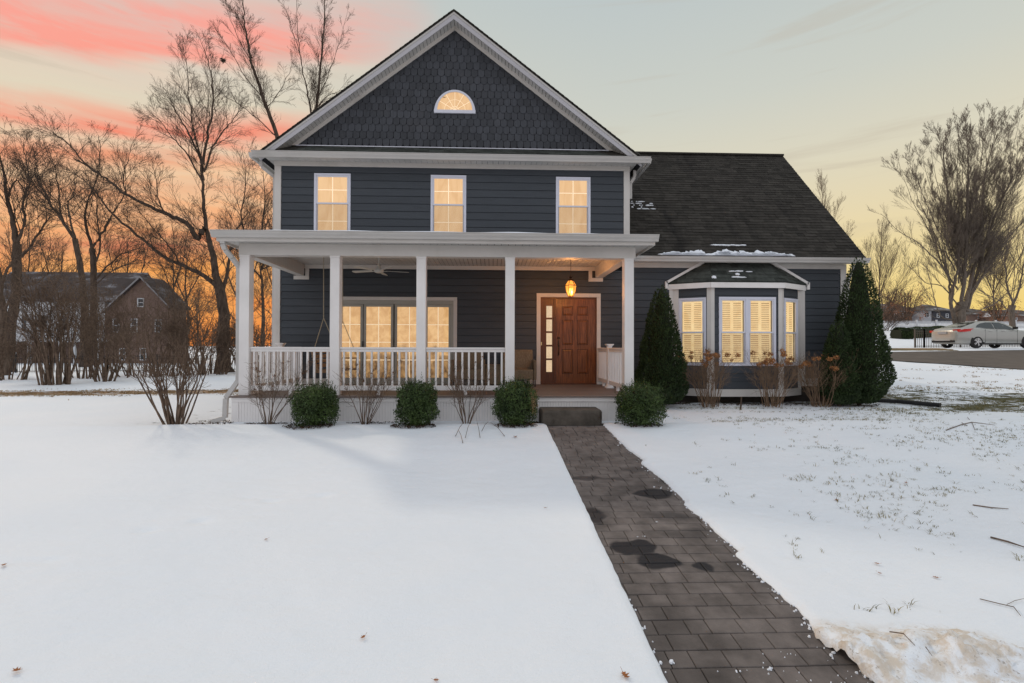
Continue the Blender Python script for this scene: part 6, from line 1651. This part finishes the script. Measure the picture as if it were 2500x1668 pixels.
    for X in (0, 2.78):
        for (yy, s) in ((yn - .02, 1), (y + cy + .905 + .02 - .0, -1)):
            wroot = None
            b = MB(); pts = [(0, .215), (0, .25), (.02, .31), (.05, .335), (.17, .335), (.20, .31), (.20, .2)]
            nn = 28
            for (dy_, r_) in pts:
                for k in range(nn): t = 2 * math.pi * k / nn; b.v.append((x + X + r_ * math.cos(t), yy + s * dy_, z + .335 + r_ * math.sin(t)))
            for i in range(len(pts) - 1):
                for k in range(nn): b.f.append((i * nn + k, i * nn + (k + 1) % nn, (i + 1) * nn + (k + 1) % nn, (i + 1) * nn + k))
            wl = b.build('wheel', tyre, root)
            if s > 0:
                b = MB(); b.prism([(x + X + .218 * math.cos(2 * math.pi * k / 20), yy + .03, z + .335 + .218 * math.sin(2 * math.pi * k / 20)) for k in range(20)], (0, .01, 0)); b.build('rim_pocket', hub, wl)
                b = MB()
                for k in range(10):
                    t = 2 * math.pi * (k // 2) / 5 + (.16 if k % 2 else -.16); b.bar((x + X + .04 * math.cos(t), yy + .008, z + .335 + .04 * math.sin(t)), (x + X + .215 * math.cos(t), yy + .012, z + .335 + .215 * math.sin(t)), .03, .02, up=(0, 1, 0))
                b.prism([(x + X + .05 * math.cos(2 * math.pi * k / 12), yy, z + .335 + .05 * math.sin(2 * math.pi * k / 12)) for k in range(12)], (0, .02, 0))
                b.build('rim', rim, wl)
    return root
cp = at(2382.6, 850.5, 24.75); sedan(cp.x, cp.y, max(cp.z, tz(cp.x, cp.y)) - .0, 'silver sedan parked beyond the driveway, rear end toward the house')

# ================================================================== SMALL THINGS
# snow left on the roofs
def roof_snow(name, org, U, V, N, spots, label, parent=None):
    org, U, V, N = Vector(org), Vector(U), Vector(V), Vector(N); b = MB()
    for (u, v, ru, rv_, h) in spots:
        nn = 18; ring0, ring1 = [], []
        for k in range(nn):
            t = 2 * math.pi * k / nn; q = 1 + random.uniform(-.28, .28)
            uu, vv = u + ru * q * math.cos(t), max(0.0, v + rv_ * q * math.sin(t)); ring0.append(org + U * uu + V * vv + N * .006); uu, vv = u + ru * .8 * q * math.cos(t), max(0.004, v + rv_ * .75 * q * math.sin(t)); ring1.append(org + U * uu + V * vv + N * (.012 + h))
        b.poly(ring0 + ring1, [(k, (k + 1) % nn, nn + (k + 1) % nn, nn + k) for k in range(nn)] + [tuple(range(nn, 2 * nn))])
    o = b.build(name, M['plainsnow']); tag(o, label, 'snow', kind='stuff')
random.seed(77)
WU = (1, 0, 0); sp = []
for i in range(46):
    u = .75 + 3.2 * random.random(); e = sstep(.6, 1.3, u) * sstep(4.05, 3.2, u); sp.append((u, .02, random.uniform(.08, .22), random.uniform(.05, .16) * (.4 + e), .02))
sp += [(u, .42 + random.uniform(-.02, .02), random.uniform(.06, .12), .022, .012) for u in (2.15, 2.32, 2.45, 2.6, 2.72, 2.86)]
roof_snow('roof_snow', (3.45, EY, EZ + .012), WU, wv, wn_, sp, 'thin strip of old snow along the gutter of the right wing roof')
sp = []
for v_ in (2.02, 2.10, 2.19, 2.28, 2.37):
    for k in range(5): 
        u = random.choice((random.uniform(.05, .5), random.uniform(.52, .95))); sp.append((u, v_, random.uniform(.02, .10), random.uniform(.014, .028), .01))
roof_snow('roof_snow', (3.42, EY, EZ + .012), WU, wv, wn_, sp, 'small snow scraps on the wing roof near the main house wall')
U = (e2 - e1).normalized(); N = U.cross(t0 - e1).normalized(); N = N if N.z > 0 else -N; V_ = N.cross(U)
roof_snow('roof_snow', e1 + N * .015, U, V_, N, [(.62, .34, .10, .018, .01), (.80, .35, .12, .02, .01), (1.05, .33, .10, .012, .01), (.72, .24, .06, .04, .01), (.66, .13, .13, .02, .012), (.80, .12, .1, .018, .01), (.10, .12, .06, .05, .012)], 'snow scraps on the little bay window roof')
# snow lying along the front of the porch roof
b = MB(); random.seed(5); X = -4.6; zz0 = lambda yy: 3.53 + (yy + 3.07) * (4.05 - 3.53) / 3.07
n = 60; V = []
for i in range(n + 1):
    x = -4.75 + i * (7.4 / n); th = .030 * sstep(-4.75, -3.8, x) * sstep(2.75, 1.6, x) * (.75 + .5 * mn.noise(Vector((x * 1.3, 0, 0)))) + .003
    V += [(x, -3.10 + .02 * mn.noise(Vector((x * 3, 1, 0))), 3.528), (x, -3.08, 3.53 + th), (x, -2.4, zz0(-2.4) + th + .01), (x, -.3, zz0(-.3) + th)]
b.poly(V, [(i * 4 + k, i * 4 + k + 1, (i + 1) * 4 + k + 1, (i + 1) * 4 + k) for i in range(n) for k in range(3)])
o = b.build('roof_snow', M['plainsnow'], smooth=True); tag(o, 'thin snow blanket on the low porch roof', 'snow', kind='stuff')

# grass poking through the right lawn
random.seed(21)
def blades(name, pts, mat, label, cat, h=(.02, .06), n=(4, 9), w_=.0022):
    v, f = [], []
    for (x, y, s) in pts:
        z = tz(x, y) - .004 + (0.018 * mn.noise(Vector((x * .7, y * .9, 0))) + 0.007 * mn.noise(Vector((x * 2.3, y * 3.5, 5))) if y < 8 else 0)
        for k in range(random.randint(*n)):
            a = random.uniform(0, 6.28); L = random.uniform(*h) * s; q = Vector((x + random.gauss(0, .015), y + random.gauss(0, .015), z)); d = Vector((math.cos(a) * random.uniform(.3, 1.3), math.sin(a) * random.uniform(.3, 1.3), 1)).normalized()
            sd_ = Vector((-math.sin(a), math.cos(a), 0)) * w_ * s; m = q + d * L * .55; tp = q + d * L * .9 + Vector((math.cos(a), math.sin(a), -.3)) * L * .3
            i0 = len(v); v += [tuple(q - sd_), tuple(q + sd_), tuple(m + sd_ * .8), tuple(m - sd_ * .8), tuple(tp)]; f += [(i0, i0 + 1, i0 + 2, i0 + 3), (i0 + 3, i0 + 2, i0 + 4)]
    b = MB(); b.v, b.f = v, f; o = b.build(name, mat); tag(o, label, cat, kind='stuff'); return o
pts = []
while len(pts) < 4600:
    y = random.uniform(-9.4, -1.0); x = edge_r(min(y, -3.4)) + .3 + (random.random() ** 1.2) * 10
    k = mn.noise(Vector((x * .45, y * .8, 4))) * .6 + mn.noise(Vector((x * 1.7, y * 2.9, 7))) * .55 + mn.noise(Vector((x * 6, y * 9, 7))) * .45
    if x < 4.2 and y > -4.6: k -= .35
    k += .08; k -= .08 * sstep(-6.6, -8.6, y) + .15 * sstep(4, 2, x)
    if random.random() < sstep(-.18, .42, k) ** 1.6:
        pts.append((x, y, random.uniform(.6, 1.6)))
blades('grass_tufts', pts, M['grass'], 'sparse grass blades poking through the thin snow right of the walk', 'grass', h=(.015, .05), n=(2, 7), w_=.0018)
pts = []
while len(pts) < 5200:
    x = random.uniform(7.5, 24); y = random.uniform(-2.4, 1.9); b_, _ = bare_at(x, y)
    if mn.noise(Vector((x * 1.1, y * 2.2, 9))) + b_ > .42 and b_ > .1: pts.append((x, y, random.uniform(.6, 1.2)))
blades('grass_patches', pts, M['grass'], 'dull green grass patches breaking through the snow by the black pipe', 'grass', h=(.02, .06), n=(3, 6), w_=.004)
pts = []
while len(pts) < 5200:
    if random.random() < .5: x = random.uniform(8, 26); y = random.uniform(1.5, 6)
    else: x = random.uniform(-17, -5.6); y = 3.1 + 0.12 * (x + 14) + random.gauss(0, .8)
    b_, _ = bare_at(x, y)
    if mn.noise(Vector((x * .9, y * 2.4, 9))) + b_ > .45: pts.append((x, y, random.uniform(.6, 1.3)))
blades('dry_grass', pts, M['drygrass'], 'straw coloured dry grass strips showing on the side lawns', 'grass', h=(.02, .06), n=(3, 5), w_=.005)
pts = [(g_.x + random.gauss(0, .12), g_.y + random.gauss(0, .05), 1) for g_ in (ground_at(2440, 1605), ground_at(2370, 1640), ground_at(2475, 1660), ground_at(2490, 1655)) for _ in range(26)]
blades('grass_tufts', pts, M['grass'], 'green grass clump by the dirty snow heap in the bottom right corner', 'grass', h=(.02, .05), n=(8, 14), w_=.002)

# snow crumbs along the walk
random.seed(31); b = MB()
def crumb(p, s):
    v = [p + rv() * s * random.uniform(.6, 1) for _ in range(1)]
    i0 = len(b.v); r = [Vector((math.cos(k * 1.2566) * s, math.sin(k * 1.2566) * s, 0)) for k in range(5)]
    top = [p + q * random.uniform(.5, .8) + Vector((0, 0, s * random.uniform(.4, .9))) for q in r]; bot = [p + q * random.uniform(.8, 1.2) - Vector((0, 0, .003)) for q in r]
    b.v += [tuple(q) for q in bot + top]; b.f += [(i0 + k, i0 + (k + 1) % 5, i0 + 5 + (k + 1) % 5, i0 + 5 + k) for k in range(5)] + [tuple(i0 + 5 + k for k in range(5))]
for i in range(110):
    y = random.uniform(YB - .02, -4) if i % 3 else random.uniform(YB - .12, YB + .25); x = edge_r(y) - abs(random.gauss(0, .035)) if i % 3 else random.uniform(edge_l(y) + .3, edge_r(y)); crumb(Vector((x, y, pathz(y) + .001)), random.uniform(.0015, .0050))
for (px, py, s) in ((1642, 1618, .018), (1800, 1640, .009), (1878, 1636, .012), (1720, 1275, .006), (1604, 1275, .006), (1800, 1322, .020), (1822, 1362, .010), (1690, 1240, .022), (1575, 1310, .008), (1556, 1312, .006), (1598, 1190, .01), (1612, 1193, .012)):
    for k in range(4):
        q = at(px, py, 1) - CAM; t = 1.0
        while (CAM + q * t).z > pathz((CAM + q * t).y): t += .01
        p = CAM + q * t; crumb(Vector((p.x + random.gauss(0, s), p.y + random.gauss(0, s * .4), pathz(p.y) + .002)), s * random.uniform(.3, .7))
for i in range(150):
    y = random.uniform(-10.2, -7.3) if i % 2 else random.uniform(-9.9, -4.2); x = edge_r(y) + random.gauss(-.01, .022); crumb(Vector((x, y, pathz(y) + .004)), random.uniform(.004, .012))
for i in range(22):
    y = random.uniform(YB - .2, -8.6); x = edge_l(y) + abs(random.gauss(0, .02)); crumb(Vector((x, y, pathz(y) + .002)), random.uniform(.003, .011))
o = b.build('snow_crumbs', M['plainsnow']); tag(o, 'small crumbs of snow and ice scattered on the paver walk', 'snow', kind='stuff')

# fallen leaves and sticks
def fallen_leaf(px, py, s, label, seed):
    random.seed(seed); p = ground_at(px, py); v, f = [], []
    p.z += 0.018 * mn.noise(Vector((p.x * .7, p.y * .9, 0))) + .012
    out = [(0, -1), (.12, -.7), (.5, -.6), (.2, -.35), (.75, -.05), (.25, .05), (.55, .5), (.12, .45), (0, 1), (-.12, .45), (-.5, .55), (-.25, .05), (-.8, 0), (-.2, -.35), (-.45, -.6), (-.1, -.7)]
    a = random.uniform(0, 6.3); b = MB(); q = []
    for (x_, y_) in out:
        z_ = .45 * x_ * x_ + .25 * y_ * y_ + random.uniform(-.05, .05); q.append((p.x + s * (x_ * math.cos(a) - y_ * math.sin(a)), p.y + s * (x_ * math.sin(a) + y_ * math.cos(a)), p.z + s * z_))
    c = (p.x, p.y, p.z); b.poly(q + [c], [(i, (i + 1) % 16, 16) for i in range(16)]); b.prism([q[0], (q[0][0] + .002, q[0][1], q[0][2]), (q[0][0], q[0][1] + .002, q[0][2])], (s * .5 * math.sin(a), -s * .5 * math.cos(a), s * .3))
    o = b.build('fallen_leaf', M['leafred'], origin=c); tag(o, label, 'leaf', 'brown oak leaves on the snow')
for i, (px, py, s, l) in enumerate(((40, 1642, .030, 'orange brown leaf on the snow in the bottom left corner'), (10, 1383, .028, 'brown leaf on the snow at the left picture edge'), (886, 1562, .022, 'dark curled leaf on the snow low in the middle of the lawn'),
        (1258, 1068, .055, 'brown curled leaf on the snow just left of the top of the walk'), (1527, 1655, .034, 'upright orange leaf on the snow beside the foot of the walk'), (1065, 1664, .018, 'leaf tip at the bottom picture edge left of the walk'),
        (649, 1323, .018, 'tiny brown leaf in the middle of the left lawn'), (1331, 1243, .018, 'tiny leaf on the snow near the left edge of the walk'), (2212, 1180, .030, 'reddish leaf among grass blades on the right lawn'),
        (2043, 1224, .030, 'brown leaf on the right lawn nearer the walk'), (2284, 1412, .022, 'small dark leaf low on the right lawn'), (2148, 1402, .018, 'small brown leaf between grass tufts on the right lawn'), (2140, 1378, .022, 'dark leaf sliver on the right lawn above the heap'))):
    fallen_leaf(px, py, s, l, 90 + i)
def stick(name, pxs, r, label, lift=.012, branches=()):
    b = MB()
    def gp(px, py):
        p = ground_at(px, py); p.z += lift + 0.018 * mn.noise(Vector((p.x * .7, p.y * .9, 0)))
        for (bx, by, rx, ry, h) in _bp:
            q = ((p.x - bx) / rx) ** 2 + ((p.y - by) / ry) ** 2
            if q < 1: p.z += h * (1 - q) ** 1.3
        return p
    P_ = [gp(*q) for q in pxs]; b.tube(P_, [r] * (len(P_) - 1) + [r * .5], 5)
    for br in branches: b.tube([gp(*q) for q in br], [r * .7] * (len(br) - 1) + [r * .4], 4)
    o = b.build(name, M['stem'], origin=P_[0]); tag(o, label, 'stick', 'sticks fallen on the snow')
stick('fallen_stick', [(2172, 1578), (2206, 1592), (2234, 1618)], .0035, 'short bent stick lying on the dirty snow heap')
stick('fallen_stick', [(2260, 1622), (2276, 1636)], .0025, 'tiny stick right of the bent one on the snow heap')
stick('fallen_stick', [(2392, 1466), (2440, 1478), (2475, 1486), (2492, 1508)], .003, 'forked twig on the snow at the right edge above the heap', branches=([(2458, 1480), (2478, 1470), (2500, 1465)],))
stick('fallen_stick', [(2418, 1315), (2460, 1326), (2505, 1341)], .008, 'straight thick stick on the snow at the right picture edge')
stick('fallen_stick', [(2375, 1236), (2420, 1243), (2462, 1246)], .006, 'thin branch lying among grass on the right lawn')
stick('fallen_stick', [(2310, 1052), (2345, 1040), (2372, 1033), (2430, 1040)], .007, 'bare fallen branch on the snow below the black pipe', branches=([(2362, 1020), (2374, 1036), (2380, 1052)], [(2340, 1025), (2350, 1036), (2362, 1042)]))
# twigs stuck in the snow below the third porch hydrangea
for i, (a, c, l) in enumerate((((1133, 1040), (1112, 1068), 'leftmost of the twigs stuck in the snow below the hydrangea'), ((1148, 1040), (1136, 1072), 'second twig from the left below the hydrangea'), ((1165, 1042), (1172, 1072), 'middle twig below the hydrangea leaning right'),
        ((1192, 1040), (1176, 1056), 'short twig right of the middle one below the hydrangea'), ((1198, 1042), (1232, 1068), 'long rightmost twig below the hydrangea'), ((1120, 1062), (1130, 1085), 'lowest twig below the hydrangea'))):
    p, q = ground_at(*a), ground_at(*c); q.z += .02; p.z += .07; b = MB(); m = p.lerp(q, .5) + Vector((0, 0, .03)); b.tube([p, m, q], [.003, .004, .005], 5)
    o = b.build('twig', M['stem'], origin=q); tag(o, l, 'twig', 'twigs lying below the third hydrangea')
b = MB(); p = at(1812, 965, 11.0); q = ground_at(1808, 1000); b.tube([q - Vector((0, 0, .02)), q + Vector((.03, .02, .28))], [.02, .015], 6); o = b.build('garden_stake', M['bark'], origin=q); tag(o, 'short dark wooden stake leaning in the snow under the bay window', 'stake')
# bare root of old leaves / nest in the oak
b = MB(); v, f = [], []; random.seed(3); c = at(545, 148, 30.5)
for i in range(120): leaf_quad(v, f, c + rv() * random.uniform(0, .16), rv(), .06, 0)
b.v, b.f = v, f; o = b.build('squirrel_nest', M['bark'], origin=c); tag(o, 'small dark leaf nest high in the big oak crown', 'nest')
print('all', _t.time() - _T0, 'objects', len(scene.objects))
